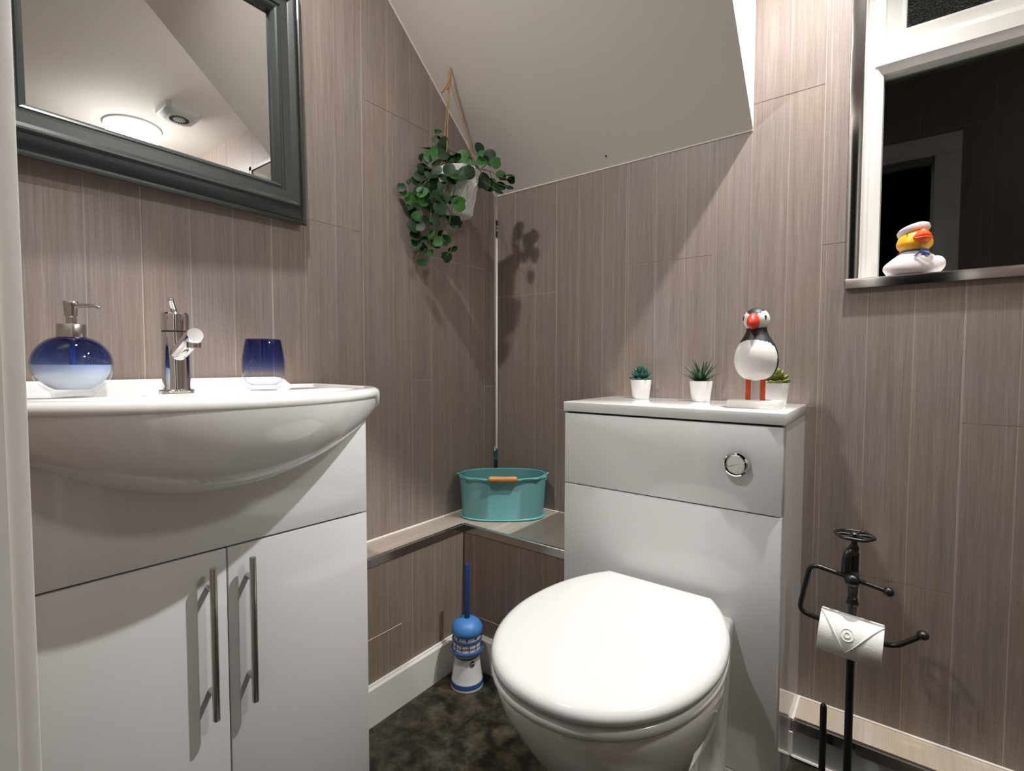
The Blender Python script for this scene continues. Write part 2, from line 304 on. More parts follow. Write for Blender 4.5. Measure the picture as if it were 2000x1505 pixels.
# ------------------------------------------------------------------ the room
H = 2.2; XR = 2.45; YF = -1.327; SH, SM, SX = 1.4937, .8791, .833   # soffit: height at the back wall, slope, width
DX0, DX1, DH = .674, 1.256, 1.83                                    # doorway behind the camera
WX0, WX1, WZ0, WZ1 = 1.058, 1.50, 1.098, 1.985                      # window opening
def sub(rects, hole):
    out = []
    for (a, b, c, d) in rects:
        h0, h1, v0, v1 = hole
        if h1 <= a or h0 >= b or v1 <= c or v0 >= d: out.append((a, b, c, d)); continue
        if a < h0: out.append((a, h0, c, d))
        if b > h1: out.append((h1, b, c, d))
        m0, m1 = max(a, h0), min(b, h1)
        if c < v0: out.append((m0, m1, c, v0))
        if d > v1: out.append((m0, m1, v1, d))
    return out
def tile_wall(name, mats, place, edges, joints, z0, z1, holes=(), thick=.06, g=.0011):
    """place(h, z, depth) -> point; edges: column borders; joints(k): heights of the cross joints of column k"""
    bm = bmesh.new()
    def slab(a, b, c, d, p0, p1, mi):
        v = [bm.verts.new(place(*q)) for q in ((a, c, p0), (b, c, p0), (b, d, p0), (a, d, p0), (a, c, p1), (b, c, p1), (b, d, p1), (a, d, p1))]
        for f in ((0, 1, 2, 3), (7, 6, 5, 4), (0, 4, 5, 1), (1, 5, 6, 2), (2, 6, 7, 3), (3, 7, 4, 0)):
            bm.faces.new([v[i] for i in f]).material_index = mi
    back = [(edges[0], edges[-1], z0, z1)]
    for h in holes: back = sub(back, h)
    for r in back: slab(*r, -.001, -thick, 1)
    for k in range(len(edges)-1):
        zs = [z0]+[z for z in joints(k) if z0 < z < z1]+[z1]
        for c, d in zip(zs, zs[1:]):
            rs = [(edges[k]+g, edges[k+1]-g, c+g if c > z0 else c, d-g if d < z1 else d)]
            for h in holes: rs = sub(rs, h)
            for r in rs: slab(*r, 0.0, -.004, 0)
    return struct(obj(name, bm, mats, smooth=False))
even = lambda k: [.426, 1.188, 1.94]
A_J = {0: [.083, .827, 1.57], 1: [.486, 1.231, 1.975], 2: [.113, .857, 1.601], 3: [.508, 1.253, 2.0], 4: [.12, .86, 1.60], 5: [.51, 1.25, 2.0], 6: [.86, 1.6]}
B_J = {0: [.396, 1.141, 1.885], 1: [.01, .757, 1.50], 2: [.45, 1.195, 1.94], 3: [.055, .802, 1.556], 4: [.422, 1.186, 1.93], 5: [.784, 1.53]}
ea = [0, -.062, -.312, -.557, -.802, -1.05, -1.30, -1.45]
tile_wall('wall_left', [M['tileA'], M['grout']], lambda h, z, p: (p, h, z), [-x for x in ea] and sorted(ea), lambda k: A_J.get(6-k, [.86]), 0, H)
eb = [0, .254, .495, .741, .987, 1.242, 1.49, 1.74, 1.99, 2.24, XR]
tile_wall('wall_back', [M['tileB'], M['grout']], lambda h, z, p: (h, -p, z), eb, lambda k: B_J.get(k, B_J[4] if k % 2 == 0 else B_J[3]), 0, H,
          holes=[(WX0, WX1, WZ0, WZ1)], thick=.14)
tile_wall('wall_right', [M['tileA'], M['grout']], lambda h, z, p: (XR-p, h, z), [-1.45, -1.2, -.95, -.7, -.45, -.2, 0], even, 0, H)
tile_wall('wall_front', [M['tileB'], M['grout']], lambda h, z, p: (h, YF+p, z), [-.06, .2, .45, .7, .95, 1.2, 1.45, 1.7, 1.95, 2.2, XR+.06], even, 0, H,
          holes=[(DX0-.012, DX1+.012, -1, DH+.012)], thick=.10)
struct(obj('floor', B((-.1, -1.6, -.05), (XR+.1, .1, 0)), M['floor'], smooth=False))
struct(obj('ceiling', B((-.1, -1.45, H), (XR+.1, .15, H+.06)), M['ceil'], smooth=False))
# sloping ceiling under the stairs, a solid wedge that stops short of the window
bm = bmesh.new(); ye = -(H-SH)/SM
v = [bm.verts.new(p) for p in ((-.0005, .0, SH), (-.0005, ye, H), (-.0005, 0, H), (SX, 0, SH), (SX, ye, H), (SX, 0, H))]
for f in ((0, 1, 2), (5, 4, 3), (0, 3, 4, 1), (1, 4, 5, 2), (2, 5, 3, 0)): bm.faces.new([v[i] for i in f])
struct(obj('ceiling_slope', bm, M['paint'], smooth=False))
def bead(name, pts, r=.0022, m='sealant'):
    bm = bmesh.new(); tube(bm, pts, r, 6)
    return struct(obj(name, bm, M[m]))
bead('trim_1', [(.001, -.001, SH-.001), (.001, ye, H-.001)]); bead('trim_2', [(0, -.001, SH-.001), (SX, -.001, SH-.001)])
# chrome strip in the corner
bm = bmesh.new(); prism(bm, [(0, 0), (0, -.0125), (.003, -.0125), (.0075, -.0075), (.0125, -.003), (.0125, 0)], .42, SH-.001)
struct(obj('trim_3', bm, M['chrome'], smooth=False))
tag(obj('screw', (lambda b: (ball(b, (.441, -.0285, 1.5165), .0028, seg=10, rings=6), b)[1])(bmesh.new()), M['label_black']),
    'tiny dark screw head in the white sloping ceiling', 'screw')

# boxing along the left and back walls with tiled top, chrome edge, skirting
ZL, DA, DB = .4199, .1042, .280; UX0, UX1, UY = .463, .963, -.287
YV = -1.32
bm = bmesh.new()
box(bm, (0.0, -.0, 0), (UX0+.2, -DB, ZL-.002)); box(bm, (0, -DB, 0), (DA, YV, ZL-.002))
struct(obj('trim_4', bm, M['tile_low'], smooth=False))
bm = bmesh.new()
box(bm, (0, 0, ZL-.001), (UX0+.2, -DB+.009, ZL)); box(bm, (0, -DB+.009, ZL-.001), (DA-.009, YV, ZL))
struct(obj('trim_5', bm, M['tile_top_lit'], smooth=False))
def edge_trim(name, a, b, outward, z, drop=.022, lip=.009, m='trim'):
    """angled chrome tile edge from a to b; outward = unit vector away from the ledge"""
    a = Vector(a); b = Vector(b); o = Vector(outward); rings = []
    for p in (a, b):
        rings.append([p-o*lip+Vector((0, 0, z-.002)), p-o*lip+Vector((0, 0, z+.001)), p-o*.001+Vector((0, 0, z+.001)), p+o*.001+Vector((0, 0, z-.001)),
                      p+o*.0015+Vector((0, 0, z-drop)), p-o*.002+Vector((0, 0, z-drop))])
    bm = bmesh.new(); loft(bm, rings); return struct(obj(name, bm, M[m], smooth=False))
edge_trim('trim_6', (DA, -DB, 0), (DA, YV, 0), (1, 0, 0), ZL)
edge_trim('trim_7', (DA-.004, -DB, 0), (UX0+.001, -DB, 0), (0, -1, 0), ZL)
bead('trim_8', [(.001, -.01, ZL+.001), (.001, YV, ZL+.001)], .003); bead('trim_9', [(.01, -.001, ZL+.001), (UX0, -.001, ZL+.001)], .003)
bead('trim_10', [(DA+.001, -DB-.001, .1), (DA+.001, -DB-.001, ZL-.024)], .0016, 'dark_gap')
# printed joints of the boxing tiles
bead('trim_11', [(DA, -.525, .215), (DA, -.80, .215)], .0012, 'grout'); bead('trim_12', [(.165, -DB, .150), (.42, -DB, .150)], .0012, 'grout')
def skirting(name, a, b, outward, h=.10, t=.014):
    a = Vector(a); b = Vector(b); o = Vector(outward); rings = []
    for p in (a, b):
        rings.append([p, p+o*t, p+o*t+Vector((0, 0, h-.006)), p+o*(t-.005)+Vector((0, 0, h)), p+Vector((0, 0, h+.001))])
    bm = bmesh.new(); loft(bm, rings); return struct(obj(name, bm, M['matt_white'], smooth=False))
skirting('baseboard_left', (DA, -DB, 0), (DA, YV, 0), (1, 0, 0)); skirting('baseboard_back', (DA, -DB, 0), (UX0+.1, -DB, 0), (0, -1, 0))
bead('trim_13', [(DA+.006, -DB-.01, .1005), (DA+.006, YV, .1005)], .0035, 'matt_white'); bead('trim_14', [(DA+.01, -DB-.006, .1005), (UX0+.1, -DB-.006, .1005)], .0035, 'matt_white')
# low boxing to the right of the toilet unit
ZR, DR = .0875, .100
bm = bmesh.new(); box(bm, (UX1+.0005, 0, 0), (XR, -DR, ZR-.002)); struct(obj('trim_15', bm, M['tile_grey'], smooth=False))
bm = bmesh.new(); box(bm, (UX1+.0005, 0, ZR-.001), (XR, -DR+.008, ZR)); struct(obj('trim_16', bm, M['tile_cream'], smooth=False))
edge_trim('trim_17', (UX1+.001, -DR, 0), (XR, -DR, 0), (0, -1, 0), ZR, drop=.024, lip=.010)
bead('trim_18', [(UX1, -.001, ZR+.001), (XR, -.001, ZR+.001)], .0032)
bead('trim_19', [(UX1+.003, -.002, ZR), (UX1+.003, -DR+.01, ZR+.001), (UX1+.001, -DR-.003, ZR)], .0045)
bead('trim_20', [(UX1+.001, -DR-.003, ZR-.028), (UX1+.001, -DR-.002, .006), (UX1+.004, -DR-.004, .004), (XR, -DR-.004, .004)], .0035)
# pale tiled plinth under the front of the toilet unit
bm = bmesh.new(); box(bm, (.60, UY+.02, 0), (UX1-.03, UY-.085, .046), .002); struct(obj('trim_21', bm, M['tile_grey'], smooth=False))
bead('trim_22', [(.62, UY-.002, .058), (.70, UY-.003, .055), (.79, UY-.004, .060), (.815, UY-.004, .053), (.84, UY-.004, .049), (.862, UY-.003, .047), (UX1-.03, UY-.002, .046)], .0026)

# doorway behind the camera: lining and architrave
bm = bmesh.new()
for x0, x1 in ((DX0-.012, DX0), (DX1, DX1+.012)): box(bm, (x0, YF-.112, 0), (x1, YF+.001, DH))
box(bm, (DX0-.012, YF-.112, DH), (DX1+.012, YF+.001, DH+.012))
box(bm, (DX0, YF-.06, 0), (DX0+.008, YF-.045, DH)); box(bm, (DX1-.008, YF-.06, 0), (DX1, YF-.045, DH)); box(bm, (DX0, YF-.06, DH-.008), (DX1, YF-.045, DH))
for y0, y1 in ((YF, YF+.0125),):
    for x0, x1 in ((DX0-.09, DX0-.003), (DX1+.003, DX1+.09)): box(bm, (x0, y0, 0), (x1, y1, DH+.0028), .001)
    box(bm, (DX0-.09, y0, DH+.003), (DX1+.09, y1, DH+.09), .002)
struct(obj('door_1', bm, M['matt_white'], auto=30))

# window
FY = .085; GY = .108                                                # frame face and glass distance behind the tile face
bm = bmesh.new(); box(bm, (WX0, .012, WZ0-.03), (WX1, .139, WZ0-.001))    # sill block
box(bm, (WX0, .006, WZ0), (WX0+.0015, .139, WZ1)); box(bm, (WX1-.0015, .006, WZ0), (WX1, .139, WZ1)); box(bm, (WX0, .006, WZ1-.0015), (WX1, .139, WZ1))
struct(obj('trim_27', bm, M['upvc'], smooth=False))
bm = bmesh.new()
def rect_frame(bm, x0, x1, z0, z1, prof, mi=0):
    """mitred frame in the xz plane; prof = [(inset, y)]"""
    rings = []
    for ins, y in prof:
        rings.append([(x0+ins, y, z0+ins), (x1-ins, y, z0+ins), (x1-ins, y, z1-ins), (x0+ins, y, z1-ins)])
    rv = loft(bm, rings, False, False, mi=mi)
ZT = 1.612                                                           # middle of the transom
FX0, FX1, FZ0, FZ1 = WX0+.001, WX1-.001, WZ0-.022, WZ1-.001
rect_frame(bm, FX0, FX1, FZ0, FZ1, [(0, GY+.03), (0, FY+.004), (.004, FY), (.009, FY), (.010, FY-.004), (.013, FY-.006), (.022, FY-.006), (.034, FY+.004), (.036, GY+.002), (.036, GY+.03)])
# transom
bm2 = bmesh.new()
rings = []
for x in (FX0+.018, FX1-.018):
    rings.append([(x, GY+.02, ZT-.034), (x, GY, ZT-.034), (x, FY+.002, ZT-.032), (x, FY-.006, ZT-.017), (x, FY-.009, ZT-.015), (x, FY-.009, ZT+.016), (x, FY-.003, ZT+.022), (x, FY, ZT+.030), (x, GY+.02, ZT+.032)])
loft(bm2, rings)
wf = struct(obj('window_1', bm, M['upvc'], auto=20))
obj('transom', bm2, M['upvc'], wf, auto=20)
# opening light in the top
bm = bmesh.new()
rect_frame(bm, FX0+.034, FX1-.034, ZT+.028, FZ1-.034, [(0, GY+.03), (0, GY-.008), (.003, GY-.010), (.030, GY-.010), (.038, GY-.004), (.040, GY+.006), (.040, GY+.03)])
obj('top_sash', bm, M['upvc'], wf, auto=20)
gm, nt, N, L, p = nodes('window_glass'); thin_glass(gm, nt, N, L, p, col=(.55, .65, .58), ior=1.72)
om, nt, N, L, p = nodes('obscure_glass')
tc = N.new('ShaderNodeTexCoord'); vo = N.new('ShaderNodeTexVoronoi'); vo.inputs['Scale'].default_value = 260
bp = N.new('ShaderNodeBump'); bp.inputs['Strength'].default_value = 1; bp.inputs['Distance'].default_value = .005
L.new(tc.outputs['Object'], vo.inputs['Vector']); L.new(vo.outputs['Distance'], bp.inputs['Height'])
thin_glass(om, nt, N, L, p, col=(.8, .85, .82), ior=1.5, rough=.06, normal=bp.outputs[0])
obj('pane', B((FX0+.03, GY+.008, FZ0+.03), (FX1-.03, GY+.012, ZT-.03)), gm, wf, smooth=False)
obj('pane', B((FX0+.068, GY+.004, ZT+.06), (FX1-.068, GY+.008, FZ1-.068)), om, wf, smooth=False)
struct(obj('night_backdrop', B((WX0-.4, .5, WZ0-.6), (WX1+.5, .55, WZ1+.4)), M['night'], smooth=False))  # plain black sheet added behind the panes as the dark of night, no wall
# polished edging round the opening and the sill nose
bm = bmesh.new(); box(bm, (WX0-.024, -.0035, WZ0), (WX0+.002, .012, WZ1+.02), .001); box(bm, (WX1-.002, -.0035, WZ0), (WX1+.020, .012, WZ1+.02), .001)
struct(obj('trim_23', bm, M['trim'], auto=30))
bm = bmesh.new(); box(bm, (WX0-.020, -.0035, WZ1), (WX1+.02, .012, WZ1+.02), .001); struct(obj('trim_24', bm, M['upvc'], auto=30))
bm = bmesh.new(); box(bm, (WX0-.022, -.012, WZ0-.020), (WX1+.022, .012, WZ0+.002), .0012); struct(obj('trim_25', bm, M['trim'], auto=30))
bm = bmesh.new(); box(bm, (WX0, .012, WZ0-.001), (WX1, FY, WZ0+.001)); struct(obj('trim_26', bm, M['upvc'], smooth=False))

# ------------------------------------------------------------------ lamps and extractor fan on the ceiling
def ceiling_lamp(name, label, pos, r, watts, parts):
    root = thing(name, label, 'ceiling light', (pos[0], pos[1], H), 0, 'lamps on the bathroom ceiling')
    bm = bmesh.new(); zb = pos[2]-H
    if parts == 'down':
        lathe(bm, [(.040, 0), (.040, -.008), (r+.006, -.012), (r+.006, zb-.004), (r+.004, zb-.006), (r+.0015, zb-.004), (r+.0015, zb+.004), (0, zb+.004)], n=40, cap0=True, cap1=False)
        obj('housing', bm, M['chrome'], root)
        bm = bmesh.new(); lathe(bm, [(0, zb), (r, zb), (r, zb+.003), (0, zb+.003)], n=40, cap0=False, cap1=False)
        obj('lamp_face', bm, lamp_mat('spot_glow_%d' % watts, watts/(math.pi*math.pi*r*r)), root)
    elif parts == 'spot':
        # swivelling spotlight head, aimed at the middle of the room
        aim = (Vector((.60, -.62, .40))-Vector(pos)).normalized(); c = Vector((0, 0, zb))
        lathe(bm, [(.036, 0), (.036, -.008), (.030, -.012), (.006, -.013), (.006, -.030), (0, -.030)], n=32, cap1=False)
        obj('base_plate', bm, M['chrome'], root)
        bm = bmesh.new(); tube(bm, [c-aim*.040, c-aim*.036, c-aim*.004], [.016, r, r+.002], 28)
        obj('head', bm, M['chrome'], root, auto=40)
        bm = bmesh.new(); tube(bm, [c-aim*.0035, c-aim*.002], r-.002, 28)
        obj('lamp_face', bm, lamp_mat('spot_face_glow', 40), root)
        ld = bpy.data.lights.new('spot_lamp_light', 'SPOT'); lo = bpy.data.objects.new('lamp_light', ld); COL.objects.link(lo); lo.parent = root
        lo.location = c+aim*.004; lo.rotation_euler = aim.to_track_quat('-Z', 'Y').to_euler()
        ld.energy = watts; ld.color = LAMP_COLOR; ld.shadow_soft_size = .016; ld.spot_size = R(118); ld.spot_blend = 1.0
    else:
        lathe(bm, [(.120, 0), (.120, -.008), (.114, -.012), (.030, -.013), (0.0, -.013)], n=56, cap1=False)
        obj('base_plate', bm, M['upvc'], root)
        bm = bmesh.new(); ball(bm, (0, 0, zb), r, r, r*.30, 48, 20)
        obj('glass_dome', bm, lamp_mat('dome_glow', watts/(math.pi*2*math.pi*r*r)), root)
    return root
ceiling_lamp('ceiling_light', 'small round ceiling spotlight beside the high side of the sloping ceiling', *LAMPS[0], 'spot')
ceiling_lamp('ceiling_light', 'small round ceiling spotlight above the basin', *LAMPS[1], 'down')
ceiling_lamp('ceiling_light', 'glowing round dome ceiling light on a white plate, seen in the mirror', *LAMPS[2], 'ring')
fan = thing('extractor_fan', 'square white plastic extractor fan on the ceiling, seen in the mirror', 'extractor fan', (1.60, -.29, H), R(2))
bm = bmesh.new()
def sq(s, z, c=.018):
    return [(x*s, y*s, z) for x, y in ((-1, -1+c/s), (-1+c/s, -1), (1-c/s, -1), (1, -1+c/s), (1, 1-c/s), (1-c/s, 1), (-1+c/s, 1), (-1, 1-c/s))]
loft(bm, [sq(.078, 0), sq(.078, -.022), sq(.074, -.028), sq(.055, -.040), sq(.053, -.041)])
obj('housing', bm, M['fan_plastic'], fan, auto=25)
bm = bmesh.new()
for k in range(20):
    a = 2*math.pi*k/20; da = .105
    pts = [(r*math.cos(t), r*math.sin(t)) for r, t in ((.026, a-da), (.041, a-da), (.041, a+da), (.026, a+da))]
    prism(bm, pts, -.0425, -.040)
obj('grille', bm, M['black_paint'], fan, smooth=False)

# ------------------------------------------------------------------ vanity unit, local frame: x = out of the wall, y = along the front (0 = far end), z up
VA = R(3.35); K = .921; VO = Vector((.250, -.7376, 0)); m_ = Vector((math.cos(VA), -math.sin(VA), 0)); t_ = Vector((math.sin(VA), math.cos(VA), 0))
def zK(z): return .9059+(z-.9059)*K
def V(al, out, z): return VO+t_*al*K+m_*out*K+Vector((0, 0, zK(z)))
def wall_out(al): return (-(VO.x+al*K*math.sin(VA))/math.cos(VA)+.002)/K
def zinv(z): return .9059+(z-.9059)/K
def kobj(name, bm, *a, **k):
    for v_ in bm.verts: v_.co = Vector((v_.co.x*K, v_.co.y*K, max(0, zK(v_.co.z))))
    return obj(name, bm, *a, **k)
van = thing('vanity_cabinet', 'white gloss vanity cabinet with two doors under the washbasin', 'cabinet', VO, -VA)
VL = -.585
def panel(poly, z0, z1): return prism(bm, poly, z0, z1)
bm = bmesh.new()
w0, w1 = wall_out(0)+.004, wall_out(VL)+.004; wk = (.104+.003)/K
def sidep(y0, y1, z0, z1, off=0): prism(bm, [(-.018, y0), (wall_out(y0)+.004+off, y0), (wall_out(y1)+.004+off, y1), (-.018, y1)], z0, z1)
sidep(-.001, -.018, zinv(.425), .783); sidep(VL+.017, VL, zinv(.425), .783); sidep(-.001, -.018, -.0775, zinv(.425), wk); sidep(VL+.017, VL, -.0775, zinv(.425), wk)
sidep(-.018, VL+.017, -.075, -.065, wk)
kobj('carcass', bm, M['gloss'], van, smooth=False)
kobj('front_panel', B((-.017, -.001, .5695), (0, VL, .783), .0012), M['gloss'], van, auto=30)
for y0, y1, hy in ((-.001, -.2955, -.262), (-.2985, VL, -.329)):
    d = kobj('door', B((-.017, y0, -.072), (0, y1, .5655), .0012), M['gloss'], van, auto=30)
    bm = bmesh.new(); z0, z1 = .268, .545
    tube(bm, [(.0250, hy, z0), (.0250, hy, z0+.0012), (.0250, hy, z1-.0012), (.0250, hy, z1)], [.0054, .006, .006, .0054], 20)
    for z in (z0+.046, z1-.040): tube(bm, [(0, hy, z), (.002, hy, z), (.0250, hy, z)], .0052, 14)
    kobj('handle', bm, M['steel'], d)
kobj('gap', B((-.0175, -.019, .0), (-.012, VL+.019, .70)), M['dark_gap'], van, smooth=False)

# washbasin
bas = thing('washbasin', 'white porcelain semi-recessed washbasin on the vanity cabinet', 'washbasin', VO, -VA)
BC, BW, BB, BE, ZR_ = -.298, .333, .160, 2.35, .8545
def outline(ins, nf=56):
    """closed outline of the basin slab seen from above, shrunk by ins"""
    pts = []
    Wd = BW-ins
    for i in range(nf+1):
        s = -1+2*i/nf; u = math.copysign(1-(1-abs(s))**1.35, s)
        out = max(BB*(1-abs(u)**BE)+.012-ins, -.02)
        # round the corner where the bow meets the short side
        pts.append((out-.014*max(0, abs(u)-.94)/.06 if abs(u) > .94 else out, BC+u*Wd))
    hi = pts[-1][1]; lo = pts[0][1]
    nb = 14
    for i in range(1, 5): pts.append((lerp(pts[nf][0], wall_out(hi)+.004+ins*.3, i/4), hi))
    for i in range(1, nb): al = lerp(hi, lo, i/nb); pts.append((wall_out(al)+.004+ins*.3, al))
    for i in range(4): pts.append((lerp(wall_out(lo)+.004+ins*.3, pts[0][0], i/4), lo))
    return pts
def side_f(x, y):
    u = abs(y-BC)/BW; f = max(0, min(1, (u-.86)/.13)); f = f*f*(3-2*f)
    return f if x > .004 else 1.0
def ring_at(ins, z, zf=None):
    """zf: height of the ring along the bow, z: its height at the short sides and the back"""
    base = outline(0)
    return [(x, y, z if zf is None else lerp(zf, z, side_f(*b_))) for (x, y), b_ in zip(outline(ins), base)]
NO = len(outline(0))
bm = bmesh.new()
rings = [ring_at(.030, .786, .830), ring_at(.014, .796, .831), ring_at(.004, .804, .833), ring_at(.001, .812, .836), ring_at(0, ZR_-.014), ring_at(.002, ZR_-.006), ring_at(.007, ZR_-.0015), ring_at(.013, ZR_),
         ring_at(.022, ZR_-.001), ring_at(.027, ZR_-.004), ring_at(.032, ZR_-.0035)]
# the bowl: an oval sunk into the deck
def oval(sx, sy, z, cx=.036):
    base = outline(.032); cxm, cym = cx, BC
    out = []
    for x, y in base:
        a = math.atan2((y-cym)/sy, (x-cxm)/sx); out.append((cxm+sx*math.cos(a), cym+sy*math.sin(a), z))
    return out
rings += [oval(.100, .235, ZR_-.0035), oval(.096, .228, ZR_-.009), oval(.086, .205, .81), oval(.07, .155, .765), oval(.04, .07, .745), oval(.006, .01, .742)]
loft(bm, rings, True, True)
# the belly under the rim, down to the front panel
nu, nv = 56, 16
rg = []
for j in range(nv+1):
    th = j/nv*math.pi/2; row = []
    for i in range(nu+1):
        s = -1+2*i/nu; u = math.copysign(1-(1-abs(s))**1.25, s)
        f = 1-abs(u)**BE
        zb = .790-.108*(1-abs(u)**1.9)
        zt = .838
        k = math.cos(th)**.80
        out = lerp(-.004, BB*f+.010, k) if abs(u) < .999 else -.004
        z = zt-(zt-zb)*math.sin(th)**1.15
        al = BC+u*lerp(.290, BW-.006, k)-(1-k)*.028*(1-u*u)
        row.append((out, al, z))
    rg.append(row)
loft(bm, rg, False, False, closed=False)
kobj('basin', bm, M['porcelain'], bas, auto=50, norm=True)
bm = bmesh.new()
def bs(al, hh): w0 = wall_out(al)+.004; return [(w0, al, ZR_-.004), (w0+.021, al, ZR_-.004), (w0+.019, al, ZR_-.004+hh*.75), (w0+.014, al, ZR_-.004+hh), (w0, al, ZR_-.004+hh)]
loft(bm, [bs(-.055, .004), bs(-.062, .010), bs(-.070, .017), bs(-.082, .022), bs(-.095, .0235), bs(-.55, .0235), bs(-.57, .020), bs(-.585, .008)])
kobj('upstand', bm, M['porcelain'], bas, auto=60)
bm = bmesh.new(); lathe(bm, [(.022, .7425), (.022, .7455), (.018, .7465), (0.0, .7465)], (.036, BC, 0), 28, cap1=False); kobj('waste', bm, M['chrome'], bas)

# tap
tp = V(-.342, -.100, ZR_-.0035)
tap = thing('basin_tap', 'chrome single-lever mixer tap on the washbasin', 'tap', tp, -VA); tap.scale = (K, K, K)
bm = bmesh.new(); lathe(bm, [(.029, 0), (.029, .004), (.027, .0065), (.0235, .007), (.0228, .012), (.0228, .113)], n=40); obj('body', bm, M['chrome'], tap)
bm = bmesh.new(); lathe(bm, [(.0215, .1128), (.0215, .1155)], n=36); obj('seam', bm, M['dark_gap'], tap)
bm = bmesh.new(); lathe(bm, [(.0228, .1155), (.0228, .146), (.0205, .149), (0, .1495)], n=40, cap1=False); c = obj('cap', bm, M['chrome'], tap)
bm = bmesh.new(); tube(bm, [(.006, -.002, .147), (.012, -.005, .154), (.022, -.011, .166), (.026, -.013, .170)], [.0062, .0055, .0045, .0042], 14, sm=4); ball(bm, (.026, -.013, .170), .0046); obj('lever', bm, M['chrome'], tap)
bm = bmesh.new()
d = Vector((1, .0, .34)).normalized()
tube(bm, [Vector((.006, 0, .070)), Vector((.012, 0, .072)), Vector((.006, 0, .070))+d*.104, Vector((.006, 0, .070))+d*.108], [.0140, .0140, .0140, .0125], 28)
obj('spout', bm, M['chrome'], tap)
e = Vector((.006, 0, .070))+d*.096
bm = bmesh.new(); tube(bm, [e+Vector((0, 0, -.004)), e+Vector((0.001, 0, -.019))], [.0115, .0108], 24); obj('aerator', bm, M['chrome'], tap)

# soap dispenser
sp = V(-.492, -.080, ZR_-.0035)
soap = thing('soap_dispenser', 'round blue glass soap dispenser with a steel pump at the end of the washbasin', 'soap dispenser', sp, 0); soap.scale = (K, K, K*1.07)
def bulb_prof(Rr, zc, hz, z0, z1, n=22):
    out = []
    for i in range(n+1):
        z = lerp(z0, z1, i/n); out.append((Rr*math.sqrt(max(0, 1-((z-zc)/hz)**2)), z))
    return out
outer = [(.020, .0), (.026, .0005), (.028, .003)]+bulb_prof(.0525, .048, .0475, .008, .088)+[(.0165, .0915), (.0165, .094)]
inner = [(.0145, .094), (.0145, .0905)]+bulb_prof(.0490, .050, .0425, .0895, .0135)[0:]+[(0.0, .0135)]
inner = [(.0145, .094)]+bulb_prof(.0493, .050, .0425, .0880, .0120)+[(0.0, .0118)]
bm = bmesh.new(); lathe(bm, outer+inner, n=48, cap0=True, cap1=False)
obj('bottle', bm, ombre('blue_ombre_bottle_glass', [(0, (.97, .98, .98)), (.034, (.95, .97, 1)), (.0485, (.84, .89, 1)), (.051, (.64, .73, .91)), (.066, (.46, .54, .78)), (.09, (.32, .38, .60))]), soap, auto=60)
bm = bmesh.new(); lathe(bm, [(0, .0122)]+bulb_prof(.0491, .050, .0425, .0124, .049)+[(0, .0491)], n=48, cap0=False, cap1=False)
obj('liquid_soap', bm, M['soap'], soap, auto=60)
bm = bmesh.new(); tube(bm, [(0, 0, .049), (0, 0, .094)], .0035, 12); obj('dip_tube', bm, mat('clear_blue_tube', (.35, .5, .8), .3), soap)
bm = bmesh.new(); lathe(bm, [(.0185, .088), (.0190, .090), (.0190, .1085), (.0180, .110), (.0070, .1105), (.0068, .121), (.0080, .122), (.0092, .139), (.0105, .1425), (.0095, .1445), (0, .145)], n=36, cap1=False)
sx = Vector((.72, .69, 0))
tube(bm, [Vector((0, 0, .1375))+sx*.006, Vector((0, 0, .1385))+sx*.020, Vector((0, 0, .138))+sx*.036, Vector((0, 0, .1355))+sx*.043], [.0036, .0030, .0025, .0022], 12, sm=3)
obj('pump', bm, M['steel'], soap, auto=40)

# tumbler
gp = V(-.190, -.082, ZR_-.0035)
tum = thing('tumbler', 'dark blue ombre glass tumbler on the washbasin beside the tap', 'tumbler', gp, 0); tum.scale = (K, K, K)
po = [(.0, 0), (.024, 0), (.030, .003), (.036, .012), (.0400, .028), (.0410, .045), (.0398, .068), (.0365, .090), (.0338, .104), (.0328, .1055)]
pi = [(.0318, .1050), (.0345, .090), (.0376, .068), (.0388, .045), (.0378, .030), (.0335, .017), (.024, .011), (0, .0095)]
bm = bmesh.new(); lathe(bm, po+pi, n=48, cap0=False, cap1=False)
obj('glass', bm, ombre('blue_ombre_tumbler_glass', [(0, (.88, .89, .99)), (.018, (.97, .97, 1)), (.034, (.94, .95, 1)), (.046, (.74, .79, .95)), (.066, (.50, .57, .84)), (.106, (.35, .40, .70))]), tum, auto=60)

# ------------------------------------------------------------------ wall mirror, frame: x = out, y = along (0 = far edge), z up from the lower edge
mir = thing('wall_mirror', 'slate grey framed wall mirror above the washbasin', 'mirror', (.012, -.731, 1.229))
mir.rotation_euler = (0, R(-1.5), R(2.0))
MW, MH = .557, .526
def mring(ins, x): return [(x, -ins, ins), (x, -MW+ins, ins), (x, -MW+ins, MH-ins), (x, -ins, MH-ins)]
bm = bmesh.new()
loft(bm, [mring(i, x) for i, x in ((.004, -.008), (.003, .004), (0, .006), (0, .011), (.003, .015), (.007, .015), (.010, .0125), (.014, .014), (.024, .021), (.029, .028), (.030, .034), (.032, .0385), (.035, .0385), (.042, .031), (.044, .0295), (.060, .029), (.0615, .026), (.066, .026), (.068, .028), (.072, .026), (.078, .018), (.079, .006))], True, False)
obj('frame', bm, M['frame_grey'], mir, auto=18)
obj('mirror_glass', B((.006, -.070, .070), (.010, -MW+.070, MH-.070)), M['mirror'], mir, smooth=False)

